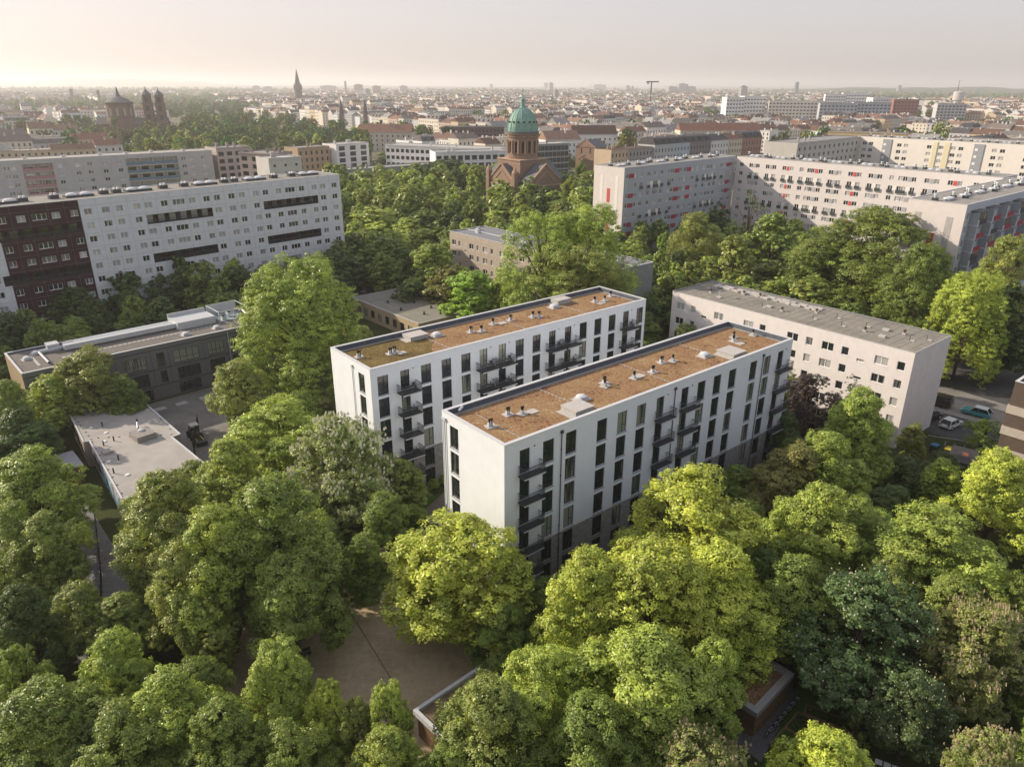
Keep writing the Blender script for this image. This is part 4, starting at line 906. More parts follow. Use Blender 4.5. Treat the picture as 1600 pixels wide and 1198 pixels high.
def flat_hut(label,P,h,roofm,edge,ew,wallm,group=None):
    cx=sum(p[0] for p in P)/4; cy=sum(p[1] for p in P)/4; t=thing('flat_roof_pavilion',label,'pavilion',(cx,cy,0))
    Q=[(x-cx,y-cy) for x,y in P]; mb=MB()
    ins=[(x*.93,y*.93) for x,y in Q]
    for i in range(4): (x0,y0),(x1,y1)=ins[i],ins[(i+1)%4]; mb.quad((x0,y0,0),(x1,y1,0),(x1,y1,h-.3),(x0,y0,h-.3),wallm)
    mb.obj('wall',t); mb=MB(); mb.poly([(x,y,h-.28) for x,y in Q],roofm); mb.obj('roof',t)
    for i in range(4):
        (x0,y0),(x1,y1)=Q[i],Q[(i+1)%4]; d=math.hypot(x1-x0,y1-y0); an=math.atan2(y1-y0,x1-x0)
        mb=MB(); mb.box(.0 if i%2==0 else ew,d if i%2==0 else d-ew,0,ew,h-.5,h,edge,an,x0,y0); mb.obj('roof_edge',t)
    return t
soilroof=ramp_mat('bare_roof_soil',[(.3,(.07,.055,.03)),(.45,(.17,.13,.08)),(.6,(.22,.17,.115)),(.75,(.10,.09,.04))],1.5)
flat_hut('low pavilion with pale metal edged earth roof between the trees at the bottom',[(-8.0,44.9),(-3.5,40.2),(2.0,45.6),(-2.4,50.2)],2.9,soilroof,metal_pale,.32,wood)
h2=flat_hut('shaded timber pavilion with mossy roof and broad gravel edge, lower right',[(20.0,44.6),(24.6,49.0),(21.3,52.6),(16.6,48.2)],2.9,sedum,gravel,.6,wood)
cx,cy=(-8.0-3.5+2.0-2.4)/4,0
t=thing('bicycle_row','row of parked bicycles in shade along the pavilion wall','bicycles',(21.2,44.6,0),.77)
def bike(p,x):
    mb=MB(); 
    for wx in (0,1.0):
        n=14
        for k in range(n): a0,a1=2*PI*k/n,2*PI*(k+1)/n; mb.tube((x,wx+.33*math.cos(a0),.33+.33*math.sin(a0)),(x,wx+.33*math.cos(a1),.33+.33*math.sin(a1)),.022,.022,rubber,4)
    for p0,p1 in (((x,0,.33),(x,.25,.85)),((x,.25,.8),(x,.7,.8)),((x,.7,.85),(x,.45,.33)),((x,.45,.33),(x,1,.33)),((x,.25,.7),(x,.45,.33)),((x,1,.33),(x,.68,.75))): mb.tube(p0,p1,.02,.02,metal_pale,4)
    mb.box(x-.06,x+.06,.62,.86,.86,.92,rubber).box(x-.25,x+.25,.22,.26,.9,.94,metal_dark); return mb.mesh('bicycle')
bm_=bike(None,0)
bpy.data.objects.remove(t)
for k in range(7):
    q=add('bicycle',bm_,None,'dark bicycle leaning in the shaded row along the timber pavilion','bicycle','bicycles along the pavilion',None,(21.2+k*.55,44.9+k*.53,0),-.85+.1*((k*3)%3-1))
def planter(label,x,y,rz,sx,sy,plants):
    t=thing('raised_bed',label,'raised bed',(x,y,0),rz,'raised planting beds'); mb=MB()
    mb.box(-sx,sx,-sy,-sy+.12,0,.55,wood).box(-sx,sx,sy-.12,sy,0,.55,wood).box(-sx,-sx+.12,-sy+.12,sy-.12,0,.55,wood).box(sx-.12,sx,-sy+.12,sy-.12,0,.55,wood); mb.obj('frame',t)
    mb=MB(); mb.quad((-sx+.1,-sy+.1,.47),(sx-.1,-sy+.1,.47),(sx-.1,sy-.1,.47),(-sx+.1,sy-.1,.47),lawn if plants else soil); mb.obj('soil',t)
    mb=MB(); rnd=random.Random(int(x*10))
    for k in range(260 if plants else 120):
        px,py=rnd.uniform(-sx+.2,sx-.2),rnd.uniform(-sy+.2,sy-.2); a_=rnd.random()*6.28; l=.12+.1*rnd.random(); z=.5+rnd.random()*.25
        mb.poly([(px,py,z),(px+l*math.cos(a_),py+l*math.sin(a_),z+.06),(px+l*math.cos(a_+1),py+l*math.sin(a_+1),z-.02)],lawn)
    mb.obj('foliage',t,kind='stuff')
planter('raised timber bed filled with bright green plants, lower right',22.6,43.9,.75,1.2,1.0,True)
planter('raised timber bed with dark soil beside the bright green one',24.4,45.6,.75,1.2,1.0,False)
planter('long raised timber bed under the candle bearing chestnut',27.0,46.4,-.55,2.0,.6,False)
t=thing('garden_table','round blue-grey table top between the raised beds','table',(25.0,43.3,0)); mb=MB(); mb.lathe([(.75,.7),(.75,.74),(.05,.75)],16,mat('bluish_top',(.16,.19,.24),.6)); mb.obj('table_top',t); mb=MB(); mb.lathe([(.3,0),(.05,.05),(.05,.7)],10,metal_dark); mb.obj('leg',t)
t=thing('glass_canopy','narrow white topped canopy half hidden under the lower right trees','canopy',(28.5,41.6,0),-.5)
for k in range(4): mb=MB(); mb.box(k*.6,k*.6+.5,-.25,.25,1.2,1.26,metal_pale); mb.obj('roof_panel',t)
for x in (0,2.2): mb=MB(); mb.box(x,x+.08,0,.08,0,1.2,metal_dark); mb.obj('post',t)
# stepping stones on the lawn between the blocks
t=thing('stepping_stones','arc of pale stepping slabs across the lawn between the white blocks','paving slabs',(-12.5,77.2,0),0)
for k in range(8):
    a_=.25+k*.085; mb=MB(); mb.box(-.24,.24,-.75,.75,0,.05,paver); o_=mb.obj('slab',t,loc=(-.8+k*.62,.1+.22*math.sin(k/7*PI)*3-.3,0),rotz=-.45+k*.11)
for (x,y,l) in ((-12.6,82.2,'slim white lamp post on the lawn between the blocks'),):
    t=thing('path_lamp',l,'lamp',(x,y,0)); mb=MB(); mb.tube((0,0,0),(0,0,.9),.05,.05,metal_pale,6); mb.obj('post',t); mb=MB(); mb.lathe([(.09,.9),(.09,1.0),(.02,1.02)],8,acrylic); mb.obj('lamp_head',t)
for (x,y,l) in ((-8.5,83.0,'person in a reddish jacket walking on the courtyard path beside the lawn'),):
    pass
slabs=[(-58.6,110.6),(-56.0,112.9),(-53.0,115.4)]
for (x,y),l in zip(slabs,('pale concrete slab in the yard nearest the dark doorway','pale concrete slab in the middle of the yard','pale concrete slab at the far end of the yard')):
    t=thing('concrete_slab',l,'slab',(x,y,0),.75,'pale slabs in the yard'); mb=MB(); mb.box(-.9,.9,-.65,.65,0,.06,paver); mb.obj('slab',t)

# ------------------------------------------------------------------ domed church
def church():
    b=thing('domed_church','red brick church with green copper dome rising from the park','church',(3.8,300,0),.6885)
    br=brick_mat('church_brick',(.275,.18,.128),(.23,.14,.10),(.29,.21,.165),1,.5,.15); tr=mat('pale_brick_trim',(.42,.28,.19),.9,.15); sl=mat('slate',(.12,.125,.14),.7,.15,1); cu=mat('green_copper',(.155,.30,.25),.6,.16,.9,c2=(.22,.37,.31),f2=.3)
    dk=mat('dark_recess',(.03,.025,.022),.9)
    ez,rz_=16,22
    # four arms
    for nm,(x0,x1,y0,y1,ax) in {'nave':(-10.5,-7.5,-7.8,7.8,'x'),'transept':(-7.5,7.5,-14,-7.5,'y'),'choir':(7.5,15,-7.5,7.5,'x'),'rear_transept':(-7.5,7.5,7.5,14,'y')}.items():
        mb=MB(); mb.box(x0,x1,y0,y1,0,ez,br); mb.gable(x0,x1,y0,y1,ez,rz_,sl,br,.5,ax); o=mb.obj(nm,b)
        mb=MB()
        if nm=='nave':
            for s in (-1,1): mb.tube((x0-.1,s*7.6,ez+.1),(x0-.1,0,rz_+.3),.35,.35,tr,4); mb.tube((x0-.08,s*5.2,ez-.8),(x0-.08,0,rz_-2.4),.22,.22,tr,4)
            mb.box(x0-.35,x0,-7.9,7.9,ez-1.9,ez-1.4,tr)
        if nm=='transept':
            for s in (-1,1): mb.tube((s*7.6,y0-.1,ez+.1),(0,y0-.1,rz_+.3),.35,.35,tr,4); mb.tube((s*5.2,y0-.08,ez-.8),(0,y0-.08,rz_-2.4),.22,.22,tr,4)
            mb.box(-7.9,7.9,y0-.35,y0,ez-1.9,ez-1.4,tr)
        if mb.v: mb.obj('gable_trim',o)
        if nm=='transept':
            for x in (-4.5,-1.5,1.5,4.5): mb=MB(); mb.box(x-.6,x+.6,y0-.02,y0+.3,7,12.5,dk); mb.obj('arched_window',o)
    for (x,y) in ((-10.5,-8),(-10.5,8)):
        mb=MB(); mb.prism([(x-.9,y-.9),(x+.9,y-.9),(x+.9,y+.9),(x-.9,y+.9)],0,19,br).lathe([(1.1,19),(.9,19.6),(.05,21.5)],8,tr,x,y); mb.obj('corner_turret',b)
    # apse before the nave gable
    mb=MB(); mb.lathe([(5.0,0),(5.0,11.5),(5.3,11.6),(5.3,12.1)],20,br,-11.5,0); mb.obj('apse',b)
    mb=MB(); mb.lathe([(5.5,12.1),(.05,15.0)],20,sl,-11.5,0); mb.obj('apse_roof',b)
    mb=MB(); mb.box(-6.9,6.9,-6.9,6.9,16,23.2,br).box(-7.2,7.2,-7.2,7.2,23.2,23.6,tr); mb.obj('crossing',b)
    mb=MB(); mb.lathe([(6.1,23.6),(6.1,24.6),(5.75,24.7),(5.75,31.3),(6.1,31.5),(6.1,32.2),(6.5,32.5),(6.5,33.0)],32,br); mb.obj('drum',b)
    mb=MB(); mb.lathe([(6.6,33.0),(6.6,33.5),(6.1,33.6)],32,sl); mb.obj('drum_cornice',b)
    wn=MB(); wn.box(-.62,.62,-.12,.3,0,3.6,dk); wn.lathe([(.62,3.6),(.45,4.0),(.05,4.2)],10,dk); wnm=wn.mesh('arched_window')
    for k in range(14):
        a=2*PI*k/14; o=add('arched_window',wnm,b,loc=(5.8*math.cos(a),5.8*math.sin(a),25.9),rotz=a+PI/2)
        c=MB(); c.tube((.95,-.25,-.5),(.95,-.25,4.6),.28,.28,tr,6).tube((-.72,-.16,0),(-.72,-.16,3.9),.14,.14,tr,5).tube((.72,-.16,0),(.72,-.16,3.9),.14,.14,tr,5); c.obj('pilaster',o)
    prof=[(6.0*math.cos(t),33.6+8.6*math.sin(t)) for t in np.linspace(0,1.42,14)]
    mb=MB(); mb.lathe([(6.05,33.5)]+prof,32,cu); mb.obj('dome',b)
    for k in range(16):
        a=2*PI*k/16; mb=MB(); 
        pts=[(r*1.012+.02,z) for r,z in prof]
        for (r0,z0),(r1,z1) in zip(pts,pts[1:]): mb.tube((r0*math.cos(a),r0*math.sin(a),z0),(r1*math.cos(a),r1*math.sin(a),z1),.09,.09,cu,4)
        mb.obj('dome_rib',b)
        if k%2==0 or True:
            a2=a+PI/16; mb=MB(); r=5.45; mb.tube((r*math.cos(a2),r*math.sin(a2),37.0),((r+.25)*math.cos(a2),(r+.25)*math.sin(a2),37.05),.42,.42,dk,10); mb.obj('round_window',b)
    mb=MB(); mb.lathe([(1.3,42.0),(1.2,42.3),(.8,42.6),(.75,44.6),(1.0,44.8),(.7,45.3),(.25,45.8),(.12,47.2)],10,cu); mb.obj('lantern',b)
    mb=MB(); mb.box(-.09,.09,-.09,.09,47,49.2,cu).box(-.6,.6,-.08,.08,48.1,48.3,cu); mb.obj('cross',b)
church()
def chapel():
    b=thing('brick_chapel','small red brick gabled chapel right of the domed church','chapel',(36.0,435.0,0),-.71)
    L,W=13.7,12; br=MATS['church_brick']; tr=MATS['pale_brick_trim']
    mb=MB(); mb.box(0,L,0,W,0,18,br); mb.obj('wall',b)
    mb=MB(); mb.gable(0,L,-.3,W+.3,18,22,MATS['slate'],br,.7,'y'); mb.obj('roof',b)
    mb=MB()
    for s in (0,L): mb.tube((s,-.35,17.9),(L/2,-.35,22.1),.3,.3,tr,4)
    mb.tube((1.6,-.1,11.2),(L/2,-.1,14.2),.2,.2,tr,4); mb.tube((L-1.6,-.1,11.2),(L/2,-.1,14.2),.2,.2,tr,4); mb.tube((1.6,-.1,11.2),(L-1.6,-.1,11.2),.15,.15,tr,4); mb.obj('gable_trim',b)
    for x in (3.6,9.6): mb=MB(); mb.box(x,x+.8,-.06,.2,14.6,17.3,MATS['dark_recess']); mb.obj('arched_window',b)
    for y in (3,7): mb=MB(); mb.box(L-.1,L+.06,y,y+1.0,11,16,MATS['dark_recess']); mb.obj('arched_window',b)
chapel()
def far_church():
    b=thing('towered_church','dark brick church far left with broad domed tower and twin west towers','church',(-379,750,0),.25)
    br=mat('dark_brick',(.15,.085,.06),.9,.2,.3); sl=mat('dark_slate',(.10,.105,.11),.7,.2); dk=MATS['dark_recess']
    mb=MB(); mb.lathe([(14,0),(13.5,18),(12.2,19),(11.8,32),(12.6,33),(12.6,34)],20,br); mb.obj('tower',b)
    mb=MB(); mb.lathe([(13,34),(7,37.5),(2.5,39.3),(1.4,42),(.2,48)],20,sl); mb.obj('tower_roof',b)
    for k in range(12): a=2*PI*k/12; mb=MB(); mb.box(-.9,.9,-.4,.3,0,7,MATS['pale_stone'] if 'pale_stone' in MATS else mat('pale_stone',(.38,.33,.27))); mb.obj('arched_window',b,loc=(12.0*math.cos(a),12.0*math.sin(a),22),rotz=a+PI/2)
    mb=MB(); mb.box(-22,42,-8,8,0,15,br).gable(-22,42,-8,8,15,20,sl,br,.6,'x'); mb.obj('nave',b)
    for x,hh in ((26,40.5),(37,40)):
        mb=MB(); mb.box(x-4,x+4,-7,1,0,hh-7,br).box(x-3.4,x+3.4,-6.4,.4,hh-7,hh,br).box(x-4.3,x+4.3,-7.3,1.3,hh-7.4,hh-6.9,br); o=mb.obj('twin_tower',b)
        mb=MB(); mb.lathe([(5,hh),(2.2,hh+3.3),(.5,hh+5),(.1,hh+8)],8,sl,x,-3); mb.obj('tower_roof',o)
        for z in (hh-6,hh-14,hh-22): mb=MB(); mb.box(x-1.6,x+1.6,-7.06,-6.2,z,z+4.6,dk); mb.obj('arched_window',o)
far_church()
def spire():
    b=thing('spired_church','dark pointed church spire on the left horizon','church',(-520,1900,0),.4)
    br=mat('spire_brick',(.075,.06,.05),.9,.2,.1); mb=MB(); mb.box(-8,8,-8,8,0,42,br); mb.obj('tower',b)
    mb=MB(); mb.lathe([(9.5,42),(8,44),(.3,86)],8,mat('dark_slate2',(.06,.062,.065))); mb.obj('spire',b)
    mb=MB(); mb.box(8,50,-9,9,0,16,br).gable(8,50,-9,9,16,26,MATS['dark_slate'],br,.4,'x'); mb.obj('nave',b)
    for sx in (-1,1):
        for sy in (-1,1): mb=MB(); mb.lathe([(1.8,40),(1.5,46),(.1,54)],6,br,sx*7.5,sy*7.5); mb.obj('pinnacle',b)
    for z in (20,30): mb=MB(); mb.box(-2,2,-8.1,-7.5,z,z+7,MATS['dark_recess']); mb.obj('arched_window',b)
spire()
for x,l in ((-93,'slim brick church turret, left of two, beyond the modern white house'),(-80,'slim brick church turret, right of two, beyond the modern white house')):
    t=thing('brick_turret',l,'tower',(x*1.9,800,0),0); mb=MB(); mb.box(-2,2,-2,2,0,22,MATS['church_brick']); mb.obj('tower',t); mb=MB(); mb.lathe([(2.6,22),(2.0,28),(.1,37)],8,MATS['dark_slate']); mb.obj('spire',t)

# ------------------------------------------------------------------ house builder for the middle distance
pane_dark=mat('far_glass',(.03,.035,.04),.3,.2); 
WALLM=mat('far_wall',(.5,.5,.5),.9,.10,.25,objcol=True); ROOFM=mat('far_roof',(.3,.3,.3),.85,.22,.5,objcol=True)
def house_meshes(L,W,h,nf,nw,roof,rh,seed=0,ww=1.1,wh=1.7,shops=True):
    """wall mesh with openings, the panes behind them, the roof, chimneys"""
    rnd=random.Random(seed); wm=MB(); pn=MB(); rf=MB(); chs=[]
    fh=(h-1.2)/nf; ops=[]
    for k in range(nf):
        z=.9+k*fh
        for i in range(nw): u=(i+.5)*L/nw; ops.append((u-ww/2,u+ww/2,z,z+min(wh,fh-.8)))
    for fc in ('front','back'):
        wall(wm,mp(fc,L,W),0,L,0,h,ops,WALLM,.3)
        f=mp(fc,L,W)
        for l,r,a,b_ in ops: pn.quad(f(l,.3,a),f(r,.3,a),f(r,.3,b_),f(l,.3,b_),pane_dark)
    for fc in ('left','right'): wall(wm,mp(fc,L,W),0,W,0,h,[],WALLM)
    wm.box(-.02,L+.02,-.25,-.002,h-.35,h,WALLM)
    if roof=='gable': rf.gable(0,L,0,W,h,h+rh,ROOFM,WALLM,.4,'x')
    elif roof=='mansard':
        i_=1.8; rf.quad((0,-.1,h),(L,-.1,h),(L,i_,h+rh),(0,i_,h+rh),ROOFM); rf.quad((0,W+.1,h),(L,W+.1,h),(L,W-i_,h+rh),(0,W-i_,h+rh),ROOFM)
        rf.quad((0,i_,h+rh),(L,i_,h+rh),(L,W/2,h+rh+.8),(0,W/2,h+rh+.8),ROOFM); rf.quad((0,W-i_,h+rh),(L,W-i_,h+rh),(L,W/2,h+rh+.8),(0,W/2,h+rh+.8),ROOFM)
        for x in (0,L): rf.poly([(x,-.1,h),(x,i_,h+rh),(x,W/2,h+rh+.8),(x,W-i_,h+rh),(x,W+.1,h)],WALLM)
        for i in range(max(2,nw//2)):
            u=(i+.5)*L/max(2,nw//2); rf.box(u-.7,u+.7,.2,2.0,h+.5,h+rh-.3,WALLM); pn.quad((u-.5,.19,h+.7),(u+.5,.19,h+.7),(u+.5,.19,h+rh-.5),(u-.5,.19,h+rh-.5),pane_dark)
    else:
        rf.quad((.3,.3,h-.2),(L-.3,.3,h-.2),(L-.3,W-.3,h-.2),(.3,W-.3,h-.2),ROOFM)
        rf.box(0,L,0,.3,h,h+.15,ROOFM).box(0,L,W-.3,W,h,h+.15,ROOFM).box(0,.3,.3,W-.3,h,h+.15,ROOFM).box(L-.3,L,.3,W-.3,h,h+.15,ROOFM)
    for k in range(2+seed%3):
        x=L*(.15+.7*rnd.random()); y=W*(.3+.4*rnd.random()); ch=MB(); ch.box(x-.5,x+.5,y-.3,y+.3,h-.1,h+(rh+1.2 if roof!='flat' else 1.6),WALLM); chs.append(ch.mesh('chimney'))
    return wm.mesh('wall'),pn.mesh('window'),rf.mesh('roof'),chs
HM={}
def house(name,label,cat,x,y,rz,spec,wc,rc,group=None,kindw=True):
    if spec not in HM: HM[spec]=house_meshes(*spec)
    w_,p_,r_,c_=HM[spec]; t=thing(name,label,cat,(x,y,0),rz,group)
    a=add('wall',w_,t); a.color=(*wc,1); p=add('window',p_,t,kind='stuff'); r=add('roof',r_,t); r.color=(*rc,1); 
    for m_ in c_: c=add('chimney',m_,r); c.color=(*[v*.8 for v in wc],1)
    return t
CR=(.70,.64,.53); WH=(.74,.73,.71); GR=(.46,.46,.46); PK=(.55,.44,.38); OC=(.56,.45,.31); BL=(.42,.50,.55); DK=(.20,.19,.19); BRN=(.22,.13,.10)
R_RED=(.20,.10,.07); R_DK=(.07,.07,.075); R_GR=(.26,.255,.25); R_BR=(.13,.075,.055); R_LT=(.42,.41,.39)
def slab_k():
    b=thing('apartment_slab','pale grey slab with blue and pink loggias behind the long pale one, far left','apartment building',(-172.7-60*math.cos(.724),255.2-60*math.sin(.724),0),.724)
    L,W,h=131,12,26; wm=mat('weathered_pale',(.46,.455,.44),.9,.1,.5,streak=.15); ops=[];lg=[]
    for k in range(9):
        zt=24-2.8*k
        for s in (55,60.5,62.6,76.5,82,86,91,96,119,122,126.5,40,46,30): ops.append((s,s+1.6,zt-1.3,zt))
        for (p,q) in ((66,75),(99,117.5),(20,29)):
            lg.append((p,q,zt-1.75,zt+.45))
    shell(b,L,W,h,wm,ops+lg,(),(),(),.2,None,25.8,mat('pale_roof',(.36,.34,.31),.95,.2,.5),ct=.2)
    for c in ops: put_window(b,L,W,'front',c[0],c[2],1.6,1.3,'w2')
    bl=mat('blue_parapet',(.13,.22,.28),.7,.15); pk=mat('pink_parapet',(.42,.22,.22),.7,.1)
    for (p,q,z0,z1) in lg:
        mb=MB(); d=1.4; mb.quad((p,d,z0),(q,d,z0),(q,d,z1),(p,d,z1),mat('cream_back',(.60,.53,.42))); mb.quad((p,.2,z0),(q,.2,z0),(q,d,z0),(p,d,z0),wm); mb.quad((p,.2,z1),(q,.2,z1),(q,d,z1),(p,d,z1),wm)
        n=max(2,int((q-p)/4.5))
        for k in range(n+1): u=p+(q-p)*k/n; mb.box(u-.1,u+.1,-.1,d,z0,z1,pk if p!=99 else wm)
        o=mb.obj('loggia',b); mb=MB(); mb.box(p,q,-.2,-.1,z0-.1,z0+.85,bl if p==99 else pk); mb.obj('balcony_front',o)
        mb=MB()
        for k in range(n): u=p+(q-p)*(k+.15)/n; mb.quad((u,d-.03,z0+.1),(u+(q-p)/n*.6,d-.03,z0+.1),(u+(q-p)/n*.6,d-.03,z1-.3),(u,d-.03,z1-.3),glass_l)
        mb.obj('loggia_window',o)
    for s in (50,58,68,80,92,101,110,122): mb=MB(); mb.box(-.6,.6,-.5,.5,0,.6,metal_pale); mb.obj('roof_vent',b,loc=(s,6,25.8))
slab_k()
house('apartment_house','pinkish brown block with stacked balconies at the end of the far left slab','apartment building',-118.5,304.5,.74,(14,12,26.5,9,4,'flat',0,1,2.2,1.6),(.45,.38,.35),R_GR)
house('apartment_house','second brown block with glazed balconies left of the light grey box house','apartment building',-105.5,292.5,-.45,(16,12,26,9,3,'flat',0,2,3.0,1.6),(.36,.29,.26),R_GR)
house('apartment_house','light grey box house with few small windows behind the pale slab end','apartment building',-86.5,268.5,.72,(12.5,11,25.8,9,3,'flat',0,3,.9,.9),(.50,.49,.46),R_LT)
house('balcony_block','long low grey block with rows of balconies behind the park trees','apartment building',-80,332,.64,(60,10,15,5,16,'flat',0,4,2.4,1.5),(.36,.36,.34),(.28,.29,.27))
house('modern_house','modern white house with large dark windows left of centre','apartment building',-96.3,416.2,.84,(22,13,20,6,3,'flat',0,5,4.0,2.4),WH,R_LT)
house('brick_house','ochre brick house adjoining the modern white one','apartment building',-114,404,.84,(20,13,19,5,6,'flat',0,6,1.2,2.0),(.42,.30,.19),R_GR)
house('long_office','long white office with bands of dark windows behind the park','office',-71,425,-.43,(70,14,19.5,5,22,'flat',0,7,2.2,1.9),WH,R_LT)
house('office_block','lower white building with dark glass storey left of the church drum','office',-38,374,.3,(36,14,19.5,5,10,'flat',0,8,2.6,2.2),WH,(.3,.31,.31))
house('glass_office','grey green glass office right of the green dome','office',13,415,.52,(21,13,20.5,6,8,'flat',0,9,2.5,2.4),(.27,.31,.31),R_LT)
house('brick_office','long dark brick building with small pale windows left of the dome','office',-50,560,.12,(44,14,22,6,16,'flat',0,10,1.3,2.0),(.13,.09,.085),(.18,.18,.19))
row=[((51.4,397),14,(.50,.40,.28),R_BR,'flat','beige house with blank side wall, first of the row beyond the striped gable slab'),
 ((62,406),20,(.30,.29,.28),R_BR,'flat','plain grey house second in the row beyond the striped gable slab'),
 ((78,419),17,(.44,.46,.47),R_DK,'mansard','pale grey house with dark attic in the row beyond the red panel slab'),
 ((91,431),15,(.40,.47,.53),R_DK,'mansard','light blue old house in the row beyond the red panel slab'),
 ((102.5,441),20,(.20,.19,.19),R_DK,'mansard','dark grey stuccoed house in the row beyond the red panel slab'),
 ((118,454),18,(.62,.63,.62),R_DK,'gable','white old house with dark pitched roof and many windows'),
 ((132,466),14,(.52,.48,.38),R_RED,'gable','cream gabled house with red roof at the row corner'),
 ((143,476),22,(.30,.18,.14),R_DK,'mansard','brown old house at the right end of the row')]
for i,((x,y),L_,wc,rc,rt,lb) in enumerate(row):
    house('town_house',lb,'old house',x,y,.72,(L_,12,20 if rt!='flat' else 19,5,max(3,int(L_/2.8)),rt,3.2 if rt!='flat' else 0,20+i,1.1,1.9),wc,rc,'row of old town houses')
house('apartment_slab','cream end wing of the angled slab behind the long pinkish one','apartment building',119.3,320,.76,(66,15,28,9,14,'flat',0,31,1.5,1.4),(.50,.48,.44),R_GR)
def slab_h():
    L,W,h=95,14,28.3; b=thing('apartment_slab','cream white slab with pale yellow and grey vertical bays on the right','apartment building',(163.5,364.0,0),-.87)
    wm=mat('cream_render',(.72,.68,.62),.9,.05,.5); ye=mat('yellow_render',(.68,.61,.42),.9,.05); gy=mat('grey_bay',(.30,.32,.34),.9,.05); tq=mat('teal_bay',(.08,.20,.20))
    ops=[]
    for k in range(9):
        zt=26-2.85*k
        for s in (3,6,19,22,32,37,42,45,58,61,70,74,79,82): ops.append((s,s+1.9,zt-1.4,zt))
    shell(b,L,W,h,wm,ops,(),(),(),.2,None,28.1,MATS['slab_roof'],ct=.2)
    for c in ops: put_window(b,L,W,'front',c[0],c[2],1.9,1.4,'w2')
    for (u0,u1,m,dd) in ((12.5,16.5,gy,.3),(34.5,36.4,ye,.3),(39.2,41.5,ye,.3),(51,55,gy,.3),(72.1,73.8,ye,.3),(76.1,78.7,ye,.3)):
        mb=MB(); mb.box(u0,u1,-dd,-.003,0,27.6,m); mb.obj('bay_strip',b)
    for k in range(9): 
        for u in (13,51.6): mb=MB(); mb.box(u,u+1.1,-.36,-.303,24.8-2.85*k,25.8-2.85*k,white_pvc); mb.obj('stair_window',b)
    roof_kit(b,L,W,28.1,6,11,6)
slab_h()
house('terrace_house','white flat roofed terrace blocks behind the cream slab at the right edge','apartment building',230,405,-.8,(90,14,25,7,22,'flat',0,33,2.2,2.0),(.62,.58,.53),R_GR)
house('ochre_hall','ochre walled house with blank side beyond the cream slab','house',205,500,-.55,(46,13,23,5,6,'flat',0,34,1.2,1.4),(.55,.43,.25),R_GR)
house('red_roof_house','long house with red tiled roof left of the row of old houses','house',122,560,.1,(60,13,20,5,20,'gable',5,35,1.1,1.6),(.55,.50,.42),R_RED)
house('white_gable_house','white gabled house with dark roof right of the dome','house',44,560,.2,(34,12,17,4,9,'gable',6,36,1.1,1.6),WH,R_BR)
house('tiled_house','house with salmon tiled roof and white gable beside the chapel','house',22,500,.45,(26,12,17,4,8,'gable',5.5,37,1.1,1.6),WH,(.30,.18,.13))
house('ivy_hall','long pale hall with red tiled roof on the left of the dome','house',-125,620,-.1,(44,14,15,4,10,'gable',6,38,1.1,1.6),(.5,.47,.4),R_RED)
if 0: house('studio_house','pinkish studio house with tall windows left of centre','house',-112,520,-.1,(34,14,17,3,9,'flat',0,39,1.8,3.0),PK,R_BR)
if 0: house('yellow_villa','yellow villa with tiled hip beyond the long white office','house',-190,560,.3,(40,14,18,4,9,'flat',0,41,1.6,2.4),OC,R_BR)
for (x,y,w_,z,l,wc,rc) in ((286,1000,24,37,'white high slab at the left of the distant hospital group',WH,R_LT),(315,1014,29,38,'stepped white block beside the distant high slab',WH,R_LT),(362,1000,67,33,'long beige blank walled block in the distance on the right',(.74,.67,.58),R_LT),
    (396,950,43,31,'distant grey office with ribbon windows',(.40,.43,.46),R_GR),(442,962,43,32,'second distant grey office with ribbon windows',(.37,.40,.44),R_GR),(535,1300,32,38,'white hospital wing on the skyline right of centre',WH,R_LT),(580,1325,43,40,'larger white hospital wing on the skyline',WH,R_LT),
    (544,1150,28,35,'white tower wing right of the hospital',WH,R_LT),(528,1050,31,34,'red brick block in the distance on the right',(.30,.12,.09),R_BR),(562,1000,34,30,'grey low office right of the red brick block',GR,R_GR)):
    house('distant_block',l,'building',x-w_/2,y,-.25 if w_>30 else .1,(w_,18,z,8,max(4,int(w_/4)),'flat',0,int(x),2.6,1.6),wc,rc,'large blocks in the distance on the right')
t=thing('round_tower','pale round water tower like building on the right skyline','tower',(797,1400,0)); mb=MB(); mb.lathe([(6,0),(6,26),(9,28),(9,41),(8,42),(.5,43)],16,mat('pale_tower',(.5,.48,.46))); mb.obj('tower',t); mb=MB(); mb.tube((-4,0,42),(-4,0,62),.7,.3,metal_dark,5); mb.obj('mast',t)
t=thing('tower_crane','dark tower crane standing over the roofs at the centre right','crane',(264,1500,0),.5); mb=MB(); mb.tube((0,0,0),(0,0,57),1.3,1.3,metal_dark,4); mb.obj('mast',t); mb=MB(); mb.box(-12,17,-.9,.9,56,58.4,metal_dark); mb.obj('jib',t)
mb=MB(); mb.box(-11,-7,-1.4,1.4,52.5,56,concrete); mb.obj('counterweight',t)
